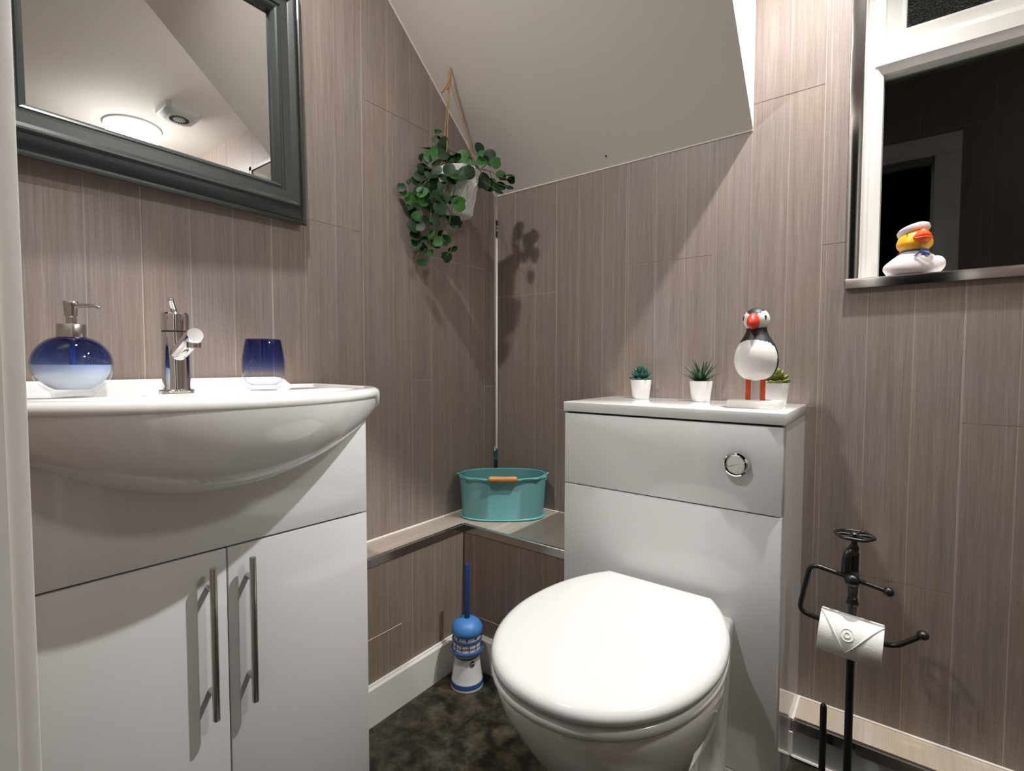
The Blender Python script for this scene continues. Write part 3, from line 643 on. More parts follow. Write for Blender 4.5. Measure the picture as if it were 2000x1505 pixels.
# ------------------------------------------------------------------ toilet unit (concealed cistern cabinet)
UT, UB = .8106, .7855
cis = thing('cistern_cabinet', 'white gloss concealed-cistern cabinet behind the toilet', 'cabinet', (UX0, 0, 0))
X = lambda x: x-UX0
bm = bmesh.new()
box(bm, (0, -.0008, ZL+.001), (.018, UY+.017, UB)); box(bm, (.018, UY+.018, .07), (X(UX1)-.018, UY+.034, UB))
box(bm, (X(UX1)-.018, -.0008, ZR+.002), (X(UX1), UY+.014, UB)); box(bm, (X(UX1)-.018, -DR-.004, .0), (X(UX1), UY+.014, ZR+.002))
obj('carcass', bm, M['gloss'], cis, smooth=False)
obj('top', B((-.003, -.0008, UB+.001), (X(UX1)+.002, UY-.003, UT), .0022), M['gloss'], cis, auto=30)
obj('shadow_gap', B((.002, UY+.017, UB-.006), (X(UX1)-.006, UY+.010, UB+.002)), M['dark_gap'], cis, smooth=False)
up_ = obj('upper_panel', B((0, UY, .604), (X(UX1)-.003, UY+.017, UB-.0035), .0014), M['gloss'], cis, auto=30)
obj('lower_panel', B((0, UY, .048), (X(UX1)-.003, UY+.017, .6015), .0014), M['gloss'], cis, auto=30)
bm = bmesh.new()
fl = lambda r, d: [(X(.876)+r*math.cos(2*math.pi*k/40), UY-d, .7005+r*math.sin(2*math.pi*k/40)) for k in range(40)]
loft(bm, [fl(.026, -.001), fl(.026, .006), fl(.0245, .011), fl(.0215, .012), fl(.0205, .008), fl(.0200, .0045), fl(.0195, .0045)])
fb = obj('flush_button', bm, M['chrome'], cis, auto=35)
bm = bmesh.new()
def half(r, d, side):
    return [(X(.876)+r*math.cos(R(180*k/16)+(R(200) if side else R(20)))+0, UY-d, .7005+(-.0010 if side else .0010)+r*math.sin(R(180*k/16)+(R(200) if side else R(20)))) for k in range(17)]
for s in (0, 1): loft(bm, [half(.0185, .003, s), half(.0185, .0098 if s else .0085, s), half(.0172, .0108 if s else .0095, s)])
obj('push_plate', bm, M['chrome'], fb, auto=35)

# ------------------------------------------------------------------ toilet
toi = thing('toilet', 'white back-to-wall toilet with its lid closed', 'toilet', (.724, UY-.0008, 0))
HW = [(0.0, .116), (-.004, .121), (-.04, .146), (-.09, .170), (-.15, .188), (-.22, .1965), (-.28, .194), (-.34, .180), (-.39, .157), (-.43, .127), (-.46, .090), (-.478, .048), (-.484, 0)]
def half_w():
    P = smooth_path([(w_, y_, 0) for y_, w_ in HW], 4)
    return [(p.x, p.y) for p in P]
HP = half_w()
def seat_ring(ins, z, y0=-.027, sc=1.0, ysc=1.0, dome=0.0):
    cx, cy = 0, -.24
    right = [(x, y) for x, y in HP]; left = [(-x, y) for x, y in HP[::-1][1:]]
    out = []
    for x, y in right+left:
        d = Vector((x-cx, y-cy)); ln = d.length or 1; q = Vector((cx, cy))+d*(1-ins/ln)
        out.append((q.x*sc, y0+q.y*ysc, z))
    return out
bm = bmesh.new()
loft(bm, [seat_ring(.018, .3975), seat_ring(.004, .399), seat_ring(0, .404), seat_ring(0, .410), seat_ring(.003, .416), seat_ring(.010, .4205), seat_ring(.020, .4225), seat_ring(.06, .4245), seat_ring(.12, .4255), seat_ring(.17, .426)])
obj('lid', bm, M['seat'], toi, auto=60)
bm = bmesh.new()
loft(bm, [seat_ring(.016, .3765), seat_ring(.003, .3785), seat_ring(.0, .384), seat_ring(.001, .391), seat_ring(.004, .3945), seat_ring(.018, .3955)])
obj('seat', bm, M['seat'], toi, auto=60)
# pan: bowl that narrows down to the foot, and the squared part that meets the cabinet
bm = bmesh.new()
def pan_ring(z, wsc, front, back=-.050, ins=0):
    out = []
    for x, y, _ in seat_ring(ins, 0):
        t = (y+.033)/-.484; out.append((x*wsc, lerp(back, -front, max(0, min(1, t))), z))
    return out
loft(bm, [pan_ring(0, .60, .36), pan_ring(.02, .58, .355), pan_ring(.10, .58, .36), pan_ring(.17, .66, .39), pan_ring(.23, .79, .43), pan_ring(.285, .90, .468), pan_ring(.33, .965, .494), pan_ring(.355, .985, .503), pan_ring(.368, .985, .503), pan_ring(.374, .975, .499), pan_ring(.376, .92, .47)])
def backblk(z, hw, d, r=.018):
    return [(-hw, 0.0, z), (-hw, -d+r, z), (-hw+r*.3, -d+r*.3, z), (-hw+r, -d, z), (hw-r, -d, z), (hw-r*.3, -d+r*.3, z), (hw, -d+r, z), (hw, 0, z)]
loft(bm, [backblk(.047, .142, .05), backblk(.20, .146, .07), backblk(.30, .150, .10), backblk(.350, .153, .12), backblk(.366, .153, .125), backblk(.372, .150, .122), backblk(.3745, .144, .118)])
loft(bm, [backblk(0, .10, .15, .03), backblk(.20, .105, .16, .03), backblk(.33, .12, .18, .03)])
obj('pan', bm, M['porcelain'], toi, auto=55)

# ------------------------------------------------------------------ small plants and ornaments on the cistern cabinet
def plant_pot(root, m='pot_white'):
    bm = bmesh.new(); lathe(bm, [(.0215, 0), (.0225, .001), (.0285, .0515), (.0285, .0525), (.0268, .0525), (.0262, .047), (0, .047)], n=36, cap1=False)
    obj('pot', bm, M[m], root, auto=40)
    bm = bmesh.new(); lathe(bm, [(0, .0465), (.0258, .0465), (.0255, .0485), (0, .0490)], n=20, cap0=False, cap1=False); obj('soil', bm, M['soil'], root)
def fleshy(bm, base, az, el, ln, wd, th, curl=0.0, tip=.12, pointy=1.0, n=7):
    """one fleshy leaf: tapering oval sections along a curved spine"""
    rings = []; p = Vector(base)
    for i in range(n+1):
        t = i/n; e = el+curl*t
        d = Vector((math.cos(az)*math.cos(e), math.sin(az)*math.cos(e), math.sin(e)))
        if i: p = p+d*(ln/n)
        side = Vector((-math.sin(az), math.cos(az), 0)); nn = d.cross(side)
        prof = (math.sin(math.pi*min(1, (t*.85+.15)))**.7) if pointy < 1 else (1-t)**.75*(.75+.5*t)
        prof = max(prof, .03)
        rings.append([p+side*(wd*prof*math.cos(a))+nn*(th*prof*math.sin(a)) for a in [2*math.pi*k/8 for k in range(8)]])
    loft(bm, rings)
SG = 'small potted succulents on the cistern cabinet'
p1 = thing('potted_succulent', 'small blue-green rosette succulent in a white pot on the cistern cabinet', 'plant', (.567, -.050, UT), 0, SG); plant_pot(p1)
bm = bmesh.new()
for ring, (cnt, el, ln, wd) in enumerate(((9, .15, .036, .0080), (9, .55, .037, .0078), (7, .95, .038, .0070), (5, 1.25, .038, .0062))):
    for k in range(cnt): fleshy(bm, (0, 0, .048+.003*ring), 2*math.pi*(k+.5*ring)/cnt, el+random.uniform(-.08, .08), ln, wd, .0048, .35, pointy=.5)
obj('leaves', bm, M['succ_blue'], p1, auto=60)
p2 = thing('potted_succulent', 'small dark green spiky aloe in a white pot on the cistern cabinet', 'plant', (.733, -.056, UT), 0, SG); plant_pot(p2)
bm = bmesh.new()
for ring, (cnt, el, ln, wd) in enumerate(((8, .60, .058, .0080), (8, .98, .064, .0080), (6, 1.25, .064, .0070), (3, 1.45, .058, .005))):
    for k in range(cnt): fleshy(bm, (0, 0, .046), 2*math.pi*(k+.5*ring)/cnt+.2, el+random.uniform(-.12, .12), ln*random.uniform(.85, 1.12), wd, .0024, -.18)
obj('leaves', bm, M['succ_dark'], p2, auto=60)
p3 = thing('potted_succulent', 'small olive green plump-leaved succulent in a white pot behind the puffin', 'plant', (.910, -.076, UT), 0, SG); plant_pot(p3)
bm = bmesh.new()
for ring, (cnt, el, ln, wd) in enumerate(((8, .12, .035, .0105), (7, .5, .034, .0105), (5, .95, .032, .0100), (3, 1.35, .030, .009))):
    for k in range(cnt): fleshy(bm, (0, 0, .050+.0035*ring), 2*math.pi*(k+.5*ring)/cnt+.5, el+random.uniform(-.1, .1), ln, wd, .0062, .25, pointy=.5)
obj('leaves', bm, M['succ_olive'], p3, auto=60)

# puffin: local frame faces -y
puf = thing('puffin_figurine', 'carved wooden puffin ornament with red beak on a white block', 'figurine', (.888, -.186, UT), R(-4))
bm = bmesh.new(); box(bm, (-.052, -.030, 0), (.052, .030, .017), .0022); o = obj('base', bm, M['carved_white'], puf, auto=30); o.rotation_euler.z = R(4)
for s in (-1, 1):
    bm = bmesh.new(); box(bm, (s*.0150-.0045, -.004, .0165), (s*.0150+.0045, .006, .075), .001); obj('leg', bm, M['orange_leg'], puf, auto=30)
def pbody(z):
    """half width, half depth and y shift of the body at height z"""
    T = [(.060, .004, .004, .004), (.063, .020, .020, .004), (.070, .031, .031, .004), (.080, .0385, .038, .003), (.095, .0435, .043, .002), (.110, .0440, .044, .001), (.125, .0415, .042, .001), (.138, .0365, .037, .001),
         (.148, .031, .032, .001), (.158, .0250, .027, .001), (.168, .0210, .023, .001), (.180, .0200, .021, 0)]
    for k in range(len(T)-1):
        a, b = T[k], T[k+1]
        if z <= b[0]:
            t = (z-a[0])/(b[0]-a[0]); p, q = T[max(k-1, 0)], T[min(k+2, len(T)-1)]; o = []
            for i in (1, 2, 3):
                ma = (b[i]-p[i])/(b[0]-p[0])*(b[0]-a[0]); mb = (q[i]-a[i])/(q[0]-a[0])*(b[0]-a[0])
                o.append((2*t**3-3*t*t+1)*a[i]+(t**3-2*t*t+t)*ma+(3*t*t-2*t**3)*b[i]+(t**3-t*t)*mb)
            return o
    return T[-1][1:]
bm = bmesh.new(); rg = []; NZ, NA = 60, 72
for j in range(NZ+1):
    z = lerp(.060, .180, j/NZ); a, b, s = pbody(z)
    row = []
    for k in range(NA):
        an = 2*math.pi*k/NA; g = 1+.006*math.sin(k*4.5)*(1 if .07 < z < .14 else 0)
        row.append((a*math.cos(an)*g, s+b*math.sin(an)*g, z))
    rg.append(row)
loft(bm, rg)
bm.faces.ensure_lookup_table()
for f in bm.faces:
    c = f.calc_center_median(); an = math.atan2(c.x, -(c.y-.002)); lim = 1.42-max(0, (c.z-.118)/.032)**3*.9
    f.material_index = 0 if (abs(an) < lim and c.z < .148-.006*abs(an)**2) else 1
body = obj('body', bm, [M['carved_white'], M['black_paint']], puf, auto=60)
bm = bmesh.new(); hc = Vector((0, -.002, .1925))
ball(bm, hc, .0262, .0275, .0265, 48, 32)
for f in bm.faces:
    c = f.calc_center_median()-hc; an = abs(math.atan2(c.x, -c.y))
    cheek = an < 1.85 and c.z < .011+max(0, abs(c.x)-.010)*.9 and c.z > -.0235
    f.material_index = 0 if cheek else 1
hd = obj('head', bm, [M['carved_white'], M['black_paint']], puf, auto=60)
bm = bmesh.new(); rg = []
for i in range(13):
    t = i/12; y = -.020-.030*t; hz = .0175*math.sqrt(max(0, 1-t**2.2))+.0005; hx = .0125*math.sqrt(max(0, 1-t**2.0))+.0004; zc = hc.z-.004-.007*t*t
    rg.append([(hx*math.cos(a), y, zc+hz*math.sin(a)) for a in [2*math.pi*k/24 for k in range(24)]])
loft(bm, rg); obj('beak', bm, M['beak'], hd, auto=60)
for s in (-1, 1):
    bm = bmesh.new()
    for (dx, dz) in ((-.4, .6), (.3, .2), (0, -.8)):
        a = 1.02+dx*.09; z = .0035+dz*.0035
        p = hc+Vector((s*math.sin(a)*.0262*math.cos(z/.0262), -math.cos(a)*.0275*math.cos(z/.0262), z)); ball(bm, p, .0019, .0019, .0028, 8, 6)
    obj('eye', bm, M['black_paint'], hd, auto=60)
bm = bmesh.new(); a_, b_, s_ = pbody(.147)
vs = []
rows = []
for i in range(7):
    z = .1475-.0026*i; a_, b_, s_ = pbody(z); wdt = .0070*(1-i/6)+.0003
    rows.append([(dx, s_-b_*math.sqrt(max(0, 1-(dx/a_)**2))-.0004, z) for dx in (-wdt+.002, .002, wdt+.002)])
loft(bm, rows, False, False, closed=False); obj('throat_notch', bm, mat('grey_wash', (.42, .41, .37), .5), body, norm=False)

# rubber duck on the sill, faces local -y
dk = thing('rubber_duck', 'sailor rubber duck with a yellow head and white cap on the window sill', 'rubber duck', (1.158, .037, WZ0+.001), R(14))
bm = bmesh.new()
def dring(z, a, b, s): return [(a*math.cos(t), s+b*math.sin(t), z) for t in [2*math.pi*k/40 for k in range(40)]]
loft(bm, [dring(0, .036, .026, .004), dring(.003, .044, .032, .004), dring(.012, .0510, .037, .003), dring(.024, .0520, .037, .003), dring(.036, .0455, .034, .002), dring(.044, .036, .029, .001), dring(.050, .028, .024, 0), dring(.055, .0235, .021, 0), dring(.060, .021, .019, 0)])
ball(bm, (.040, .006, .026), .017, .026, .019, 20, 14); ball(bm, (-.034, .006, .022), .020, .024, .016, 20, 14)
db = obj('body', bm, M['duck_white'], dk, auto=60)
bm = bmesh.new(); hz_ = .076
loft(bm, [dring(.054, .019, .018, 0), dring(.058, .0255, .024, -.001), dring(.066, .0315, .029, -.002), dring(.074, .0325, .030, -.002), dring(.082, .0300, .028, -.001), dring(.090, .0270, .026, 0), dring(.098, .0210, .021, 0), dring(.104, .010, .010, 0)])
dh = obj('head', bm, M['duck_yellow'], dk, auto=60)
bm = bmesh.new(); rg = []
for i in range(11):
    t = i/10; y = -.024-.020*t; zc = .079+.005*t
    wx = .0165*(1-t**2.4)**.5+.0005; wz = .0160*(1-t**2.2)**.5+.0004
    rg.append([(wx*math.cos(a)*(1-.45*max(0, math.sin(a))), y, zc+wz*math.sin(a)*(1.15 if math.sin(a) > 0 else .8)) for a in [2*math.pi*k/24 for k in range(24)]])
loft(bm, rg)
for v_ in bm.verts: v_.co.x += .006
tube(bm, [(-.010, -.040, .0765), (.006, -.0455, .0775), (.020, -.040, .0765)], .0016, 8, sm=4)
obj('beak', bm, M['duck_orange'], dh, auto=60)
for s in (-1, 1):
    bm = bmesh.new(); ball(bm, (s*.0215+.002, -.0215, .090), .0019, .0015, .0013, 10, 6)
    obj('eye', bm, M['black_paint'], dh)
bm = bmesh.new(); lathe(bm, [(.0225, .095), (.0275, .0955), (.0300, .099), (.0298, .106), (.0255, .110), (.018, .1105), (.015, .1125), (0, .113)], n=36, cap1=False)
for v_ in bm.verts:
    v_.co = Matrix.Rotation(R(-15), 3, 'Y').to_4x4() @ Matrix.Rotation(R(-10), 3, 'X').to_4x4() @ (v_.co-Vector((0, 0, .098)))+Vector((0, .003, .098))
for v_ in bm.verts: v_.co.z -= 0
obj('cap', bm, M['duck_white'], dh, auto=40)
bm = bmesh.new()
tube(bm, [(.0255*math.cos(t), -.0005+.0228*math.sin(t), .0545-.0012*math.sin(t)) for t in [R(180+i*12) for i in range(16)]], .0012, 8)
tube(bm, [(.006, -.0235, .054), (.0, -.0275, .048), (-.008, -.0335, .0405)], [.0011, .0014], 8, sm=3); tube(bm, [(.006, -.0235, .054), (.012, -.0280, .047), (.019, -.0310, .0425)], [.0012, .0030], 8, sm=3)
tube(bm, [(.006, -.0235, .054), (.009, -.030, .045)], [.001, .003], 8)
obj('neck_scarf', bm, M['scarf_blue'], db)

# ------------------------------------------------------------------ teal metal bucket on the corner ledge
bk = thing('metal_bucket', 'oval teal metal bucket with a wooden-grip handle on the corner ledge', 'bucket', (.134, -.126, ZL+.0005), R(38))
def stad(a, b, z, n=56):
    out = []
    for k in range(n):
        t = 2*math.pi*k/n; c, s = math.cos(t), math.sin(t); e = 2/2.6
        out.append((a*math.copysign(abs(c)**e, c), b*math.copysign(abs(s)**e, s), z))
    return out
bm = bmesh.new()
BA, BBk = .139, .088
loft(bm, [stad(BA-.012, BBk-.010, .001), stad(BA-.008, BBk-.006, .001), stad(BA-.004, BBk-.003, .002), stad(BA-.008, BBk-.006, .006), stad(BA, BBk, .128), stad(BA-.002, BBk-.002, .128), stad(BA-.010, BBk-.008, .008), stad(BA-.05, BBk-.04, .007)])
bb = obj('tub', bm, M['teal'], bk, auto=40)
def ring_tube(bm, a, b, z, r, n=72):
    P = [Vector(p) for p in stad(a, b, z, n)]; rings = []
    for i in range(n+1):
        p = P[i % n]; t = (P[(i+1) % n]-P[(i-1) % n]).normalized(); o = Vector((t.y, -t.x, 0))
        rings.append([p+o*r*math.cos(q)+Vector((0, 0, r*math.sin(q))) for q in [2*math.pi*k/8 for k in range(8)]])
    loft(bm, rings, False, False)
bm = bmesh.new(); ring_tube(bm, BA, BBk, .129, .0026); ring_tube(bm, BA-.004, BBk-.003, .0035, .0022); obj('rolled_rim', bm, M['teal_rim'], bk)
for s in (-1, 1):
    bm = bmesh.new(); prism(bm, [(s*(BA-.002), -.009), (s*(BA+.003), -.009), (s*(BA+.003), .009), (s*(BA-.002), .009)], .112, .138)
    tube(bm, [(s*(BA+.001), 0, .133), (s*(BA+.010), 0, .133)], .003, 10); obj('handle_lug', bm, M['steel'], bk, auto=30)
bm = bmesh.new()
hy, hz2 = -BBk-.006, .134
tube(bm, corner_path([(-BA-.008, 0, .133), (-BA+.004, -.030, .135), (-BA+.0250, hy+.020, .135), (-.045, hy, .133), (-.030, hy, hz2), (.030, hy, hz2), (.045, hy, .133), (BA-.0250, hy+.020, .135), (BA-.004, -.030, .135), (BA+.008, 0, .133)], .010, 4), .0019, 8)
hd_ = obj('wire_handle', bm, M['teal_rim'], bk)
bm = bmesh.new(); tube(bm, [(-.044, hy, hz2), (-.041, hy, hz2), (-.034, hy, hz2), (-.01, hy, hz2), (.01, hy, hz2), (.034, hy, hz2), (.041, hy, hz2), (.044, hy, hz2)], [.006, .0085, .0095, .0088, .0088, .0095, .0085, .006], 18); obj('wooden_grip', bm, M['wood'], hd_, auto=60)

# ------------------------------------------------------------------ lighthouse toilet brush
lb = thing('toilet_brush', 'blue and white lighthouse toilet brush holder standing in the floor corner', 'toilet brush', (.192, -.363, 0))
bm = bmesh.new()
prof = [(.0, 0), (.0450, 0, ), (.0465, .003), (.0460, .008), (.0455, .011), (.0453, .014), (.0448, .018), (.0440, .021), (.040, .045), (.0365, .072), (.0345, .088), (.0345, .092), (.0395, .098), (.0435, .101), (.0470, .104), (.0470, .108), (.0455, .111), (.0395, .1115), (.0390, .132), (.0410, .133), (.0425, .1365), (.0410, .140), (.0385, .1405), (.0375, .152), (.030, .154)]
def mi_for(z):
    if .0085 < z < .0125 or .0145 < z < .0215: return 1
    if .088 < z < .0935: return 2
    if .1045 < z < .1125 or .1325 < z < .1405: return 1
    return 0
rv = lathe(bm, prof, n=48, cap0=False, cap1=True)
bm.faces.ensure_lookup_table()
for f in bm.faces: f.material_index = mi_for(f.calc_center_median().z) if abs(f.normal.z) < 2 else 0
hb = obj('holder', bm, [M['glaze_white'], M['glaze_blue'], M['glaze_dark']], lb, auto=50)
bm = bmesh.new(); va = math.atan2(-1.38+.363, 1.124-.192)
for k in range(12):
    a = va+2*math.pi*k/12+.15
    for (r0, z0, z1, w_) in ((.0398, .112, .130, .0012),):
        c, s = math.cos(a), math.sin(a)
        tube(bm, [(r0*c, r0*s, z0), (r0*c, r0*s, z1)], .0009, 6)
for zz in (.119, .1225):
    tube(bm, [(.0396*math.cos(t), .0396*math.sin(t), zz+.0008*math.sin(6*t)) for t in [2*math.pi*i/48 for i in range(49)]], .0005, 5)
for k in range(9):
    a = va+2*math.pi*k/9; c, s = math.cos(a), math.sin(a)
    ball(bm, (.0380*c, .0380*s, .1455), .0024, .0024, .0036, 10, 8)
obj('painted_railing', bm, M['glaze_dark'], hb)
bm = bmesh.new(); a = va+.42; rr = .0365
n_ = Vector((math.cos(a), math.sin(a), .12)).normalized(); cc = Vector((math.cos(a)*(rr+.0006), math.sin(a)*(rr+.0006), .078))
tube(bm, [cc-n_*.001, cc+n_*.0012], .0068, 20); obj('round_badge', bm, M['label_black'], hb)
bd = bpy.data.curves.new('badge_text', 'FONT'); bd.body = 'CM'; bd.size = .0075; bd.align_x = 'CENTER'; bd.align_y = 'CENTER'; bd.extrude = .0002
tmp = bpy.data.objects.new('badge_lettering', bd); COL.objects.link(tmp)
dg = bpy.context.evaluated_depsgraph_get(); me = bpy.data.meshes.new_from_object(tmp.evaluated_get(dg)); bpy.data.objects.remove(tmp)
me.materials.clear(); me.materials.append(M['glaze_white'])
lt = bpy.data.objects.new('badge_lettering', me); COL.objects.link(lt); lt.parent = hb
lt.location = cc+n_*.0014; lt.rotation_euler = n_.to_track_quat('Z', 'Y').to_euler()
bm = bmesh.new(); lathe(bm, [(.030, .150), (.0410, .1515), (.0435, .156), (.0440, .164), (.0425, .170), (.0380, .179), (.028, .187), (.014, .1925), (0, .194)], n=44, cap1=False); obj('dome_lid', bm, M['brush_blue'], lb, auto=60)
bm = bmesh.new(); tube(bm, [(0, 0, .188), (0, 0, .204), (-.001, .001, .341), (-.001, .001, .344)], [.0085, .0080, .0076, .0065], 20); obj('brush_handle', bm, M['handle_navy'], lb, auto=50)

# ------------------------------------------------------------------ black iron toilet roll stand
st = thing('toilet_roll_stand', 'black iron toilet roll stand with a tap-wheel top beside the toilet unit', 'toilet roll stand', (1.076, -.196, 0))
bm = bmesh.new(); lathe(bm, [(.0, 0), (.085, 0), (.088, .002), (.088, .008), (.080, .011), (.02, .013), (.014, .018)], n=48, cap0=False); obj('base', bm, M['black_metal'], st, auto=40)
bm = bmesh.new(); tube(bm, [(0, 0, .012), (0, 0, .43)], .0072, 20); lathe(bm, [(.0072, .425), (.0105, .429), (.0105, .4345), (.0090, .437), (.0090, .442), (.0072, .444), (.0085, .455), (.0090, .460), (.0090, .532), (.0075, .536), (.0055, .538)], n=24); obj('pole', bm, M['black_metal'], st, auto=40)
# cross fitting and looped arm in front of the pole; the whole arm leans a few degrees
bm = bmesh.new(); ty = -.030; k4 = lambda x, z: (x*math.cos(R(4))+(z-.48)*math.sin(R(4)), ty, .48+(z-.48)*math.cos(R(4))-x*math.sin(R(4)))
tube(bm, [(0, .006, .490), (0, ty-.010, .490)], [.010, .0125], 20); ball(bm, (0, ty-.006, .490), .0135, .012, .0125, 20, 12)
tube(bm, [(0, ty+.008, .486), (0, ty+.012, .462)], [.010, .007], 16)
obj('cross_fitting', bm, M['black_metal'], st, auto=50)
bm = bmesh.new()
pth = corner_path([k4(.052, .485), k4(-.072, .499), k4(-.083, .395), k4(.072, .382), k4(.108, .418)], .018, 6)
tube(bm, pth, .0048, 14); ball(bm, k4(.056, .4845), .0092, seg=20, rings=14); ball(bm, k4(.112, .4225), .0095, .0095, .0085, 20, 14)
obj('looped_arm', bm, M['black_metal'], st, auto=50)
# tap valve body and wheel
bm = bmesh.new(); lathe(bm, [(.0055, .536), (.0085, .540), (.0085, .548), (.0055, .552), (.0045, .566), (.0065, .567), (.0065, .573)], (0, -.006, 0), 20)
tube(bm, [(0, .0, .530), (-.006, -.016, .540), (-.010, -.024, .530), (-.011, -.026, .512), (-.011, -.026, .500)], [.0075, .0080, .0085, .0105, .0098, .0085], 16, sm=4)
obj('valve_body', bm, M['black_metal'], st, auto=50)
bm = bmesh.new(); wc = Vector((0, -.006, .570))
rgs = []
for i in range(61):
    t = 2*math.pi*i/60; rw = .031+.0012*math.cos(6*t)
    rgs.append([wc+Vector(((rw+.0036*math.cos(a))*math.cos(t), (rw+.0036*math.cos(a))*math.sin(t), .0034*math.sin(a))) for a in [2*math.pi*k/10 for k in range(10)]])
loft(bm, rgs, False, False)
for k in range(6):
    t = 2*math.pi*k/6+.2; d = Vector((math.cos(t), math.sin(t), 0)); tube(bm, [wc+d*.004, wc+d*.018+Vector((0, 0, .001)), wc+d*.030], [.0036, .0020, .0026], 8, sm=3)
lathe(bm, [(.008, -.004), (.008, .004), (.004, .007), (0, .0075)], wc, 16, cap1=False)
whl = obj('tap_wheel', bm, M['black_metal'], st, auto=50)
# spare roll rod
bm = bmesh.new(); tube(bm, [(-.043, -.002, .010), (-.043, -.002, .200), (-.043, -.002, .2055), (-.043, -.002, .208)], [.0062, .0062, .0050, .0022], 16); obj('spare_roll_rod', bm, M['black_metal'], st, auto=50)

# toilet roll on the arm
rl = thing('toilet_roll', 'white toilet roll with the end sheet folded like an envelope on the black stand', 'toilet roll', (1.076, -.196+ty, .388), 0)
rl.rotation_euler = (0, R(4), 0)
RR, RL = .0405, .051
bm = bmesh.new(); ZC = -.018+.0155
def rring(r, x, n=64): return [(x, r*math.cos(2*math.pi*k/n), ZC+.000+r*math.sin(2*math.pi*k/n)) for k in range(n)]
ZC = -.0125
loft(bm, [rring(.0185, -RL), rring(RR-.001, -RL), rring(RR, -RL+.001), rring(RR, RL-.001), rring(RR-.001, RL), rring(.0185, RL), rring(.0185, -RL)], False, False)
obj('roll', bm, M['paper'], rl, auto=50)
bm = bmesh.new()
rows = []
# folded flap: triangle wrapping the front of the roll, point downwards
for i in range(17):
    t = i/16; ang = R(78)-R(98)*t; wdt = (RL-.001)*(1-t)+.0004
    r = RR+.0022
    rows.append([(lerp(-wdt, wdt, j/8)-.004*t, -r*math.cos(ang), ZC+r*math.sin(ang)) for j in range(9)])
rows2 = [[(x, y*.985, ZC+(z-ZC)*.985) for x, y, z in row] for row in rows]
loft(bm, rows, False, False, closed=False)
v_all = len(bm.verts)
loft(bm, rows2, False, False, closed=False)
edge = []
for row in rows: edge.append(row[0])
for row in rows[::-1]: edge.append(row[-1])
tube(bm, edge, .0010, 6)
fl_ = obj('envelope_flap', bm, M['paper'], rl, auto=40)
bm = bmesh.new(); an0 = R(26)
def on_roll(x, a, h): r = RR+.0026+h; return (x, -r*math.cos(a), ZC+r*math.sin(a))
for rad, rt_ in ((.0105, .0011), (.0045, .0012)):
    tube(bm, [on_roll(-.004+rad*math.cos(t), an0+rad*math.sin(t)/RR, 0) for t in [2*math.pi*i/32 for i in range(33)]], rt_, 7)
obj('pressed_seal', bm, M['paper'], fl_)

# ------------------------------------------------------------------ hanging planter
hp = thing('hanging_planter', 'trailing green creeper in a white pot hung on jute twine from the sloping ceiling', 'hanging plant', (.106, -.303, 1.335))
def L0(p): return Vector(p)-Vector((.106, -.303, 1.335))
bm = bmesh.new(); n = 10; rg = []
pz = [(0, .038), (.004, .042), (.045, .050), (.090, .058), (.128, .064), (.130, .064), (.130, .060), (.118, .058), (.117, 0)]
for j, (z, r) in enumerate(pz):
    off = (math.pi/n if j in (3,) else 0)
    rg.append([(r*math.cos(2*math.pi*k/n+off), r*math.sin(2*math.pi*k/n+off), z) for k in range(n)])
loft(bm, rg, True, False); pot = obj('pot', bm, mat('pale_grey_stoneware', (.55, .55, .53), .55, var=.08, scale=40), hp, auto=8)
bm = bmesh.new()
for k in range(n):
    a = [Vector(rg[i][k])*1.004 for i in range(5)]; b = [Vector(rg[i][(k+1) % n])*1.004 for i in range(5)]
    for q in ((a[1], b[3]), (b[1], a[3]), (a[2], b[4]), (b[2], a[4]), (a[1], b[2])): tube(bm, q, .0009, 5)
obj('raised_lines', bm, M['pot_white'], pot)
hook = Vector((.084, -.308, 1.765))
bm = bmesh.new(); tube(bm, [L0(hook), L0(hook)+Vector((0, -.002, -.006)), L0(hook)+Vector((.004, -.004, -.012)), L0(hook)+Vector((0, -.006, -.016)), L0(hook)+Vector((-.004, -.005, -.012))], .0016, 8, sm=4); obj('hook', bm, M['steel'], hp)
kn = Vector((.084, -.314, 1.728))
bm = bmesh.new()
tube(bm, [L0(hook)+Vector((.001, -.004, -.008)), L0(kn)], .0034, 8)
tube(bm, [L0(hook)+Vector((-.003, -.005, -.010)), L0(kn)+Vector((-.003, 0, 0))], .0028, 8)
ball(bm, L0(kn), .0052, .0052, .011, 12, 10)
for e_ in ((.072, -.335, 1.47), (.145, -.262, 1.462), (.105, -.350, 1.462)):
    tube(bm, [L0(kn), L0(lerp(kn, Vector(e_), .5)), L0(e_)], .0017, 8)
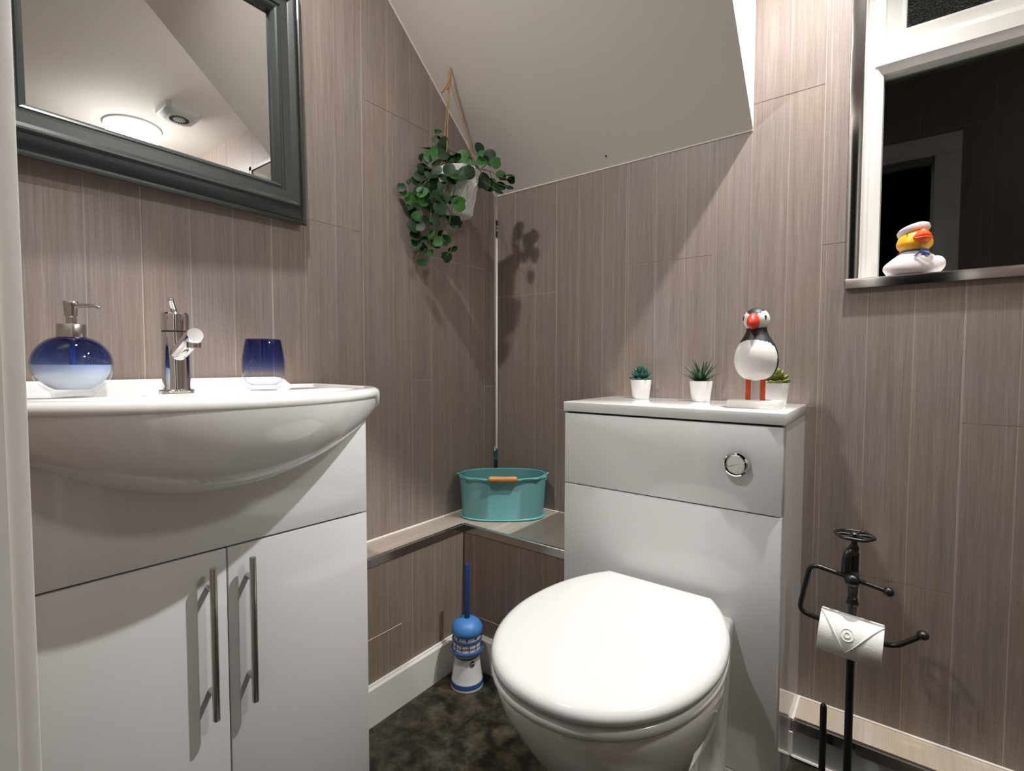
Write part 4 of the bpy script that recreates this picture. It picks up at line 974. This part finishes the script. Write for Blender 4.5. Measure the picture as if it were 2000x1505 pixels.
tube(bm, [L0(kn), L0((.078, -.324, 1.705)), L0((.070, -.333, 1.688))], [.0022, .0030], 8, sm=3)
tube(bm, [L0(kn), L0((.086, -.318, 1.71)), L0((.083, -.325, 1.695))], .0020, 8, sm=3)
obj('twine_hanger', bm, M['jute'], hp)
bm = bmesh.new()
for s_ in STEMS: tube(bm, [L0(p) for p in s_], [.0012, .0008], 6, sm=3)
obj('stems', bm, M['stem'], hp)
rnd = random.Random(11)
def leaf(bm, c, r, nrm, spin, mi):
    """round creeper leaf: cupped, notched disc with a little thickness"""
    q = nrm.to_track_quat('Z', 'Y'); k = 14
    up_c = []; pts = []
    for lay, dz in ((0, .0003), (1, -.0003)):
        cen = bm.verts.new(c+q @ Vector((0, 0, dz-.10*r))); mid = []; rim = []
        for i in range(k):
            a = 2*math.pi*i/k; rr = r*(1.0+.04*math.sin(3*a+spin))*(.78 if i == 0 else 1)
            x, y = math.cos(a+spin), math.sin(a+spin)
            mid.append(bm.verts.new(c+q @ Vector((x*rr*.55, y*rr*.55, dz-.02*r)))); rim.append(bm.verts.new(c+q @ Vector((x*rr, y*rr, dz*.3+.09*r*math.sin(2*a+spin)))))
        for i in range(k):
            j = (i+1) % k
            f1 = bm.faces.new((cen, mid[i], mid[j]) if lay == 0 else (cen, mid[j], mid[i])); f2 = bm.faces.new((mid[i], rim[i], rim[j], mid[j]) if lay == 0 else (mid[j], rim[j], rim[i], mid[i]))
            f1.material_index = f2.material_index = mi
        pts.append(rim)
    for i in range(k):
        j = (i+1) % k; bm.faces.new((pts[0][i], pts[1][i], pts[1][j], pts[0][j])).material_index = mi
bm = bmesh.new()
view = Vector((.70, -.70, .05))
for i, (x, y, z, r) in enumerate(LEAVES):
    nn = (view+Vector((rnd.uniform(-.6, .6), rnd.uniform(-.6, .6), rnd.uniform(-.3, .8)))).normalized()
    fresh = rnd.random() < .30
    leaf(bm, L0((x, y, z)), r*1.42, nn, rnd.uniform(0, 6.28), 1 if fresh else 0)
obj('foliage', bm, [M['leaf'], M['leaf2']], hp, auto=70, norm=False)
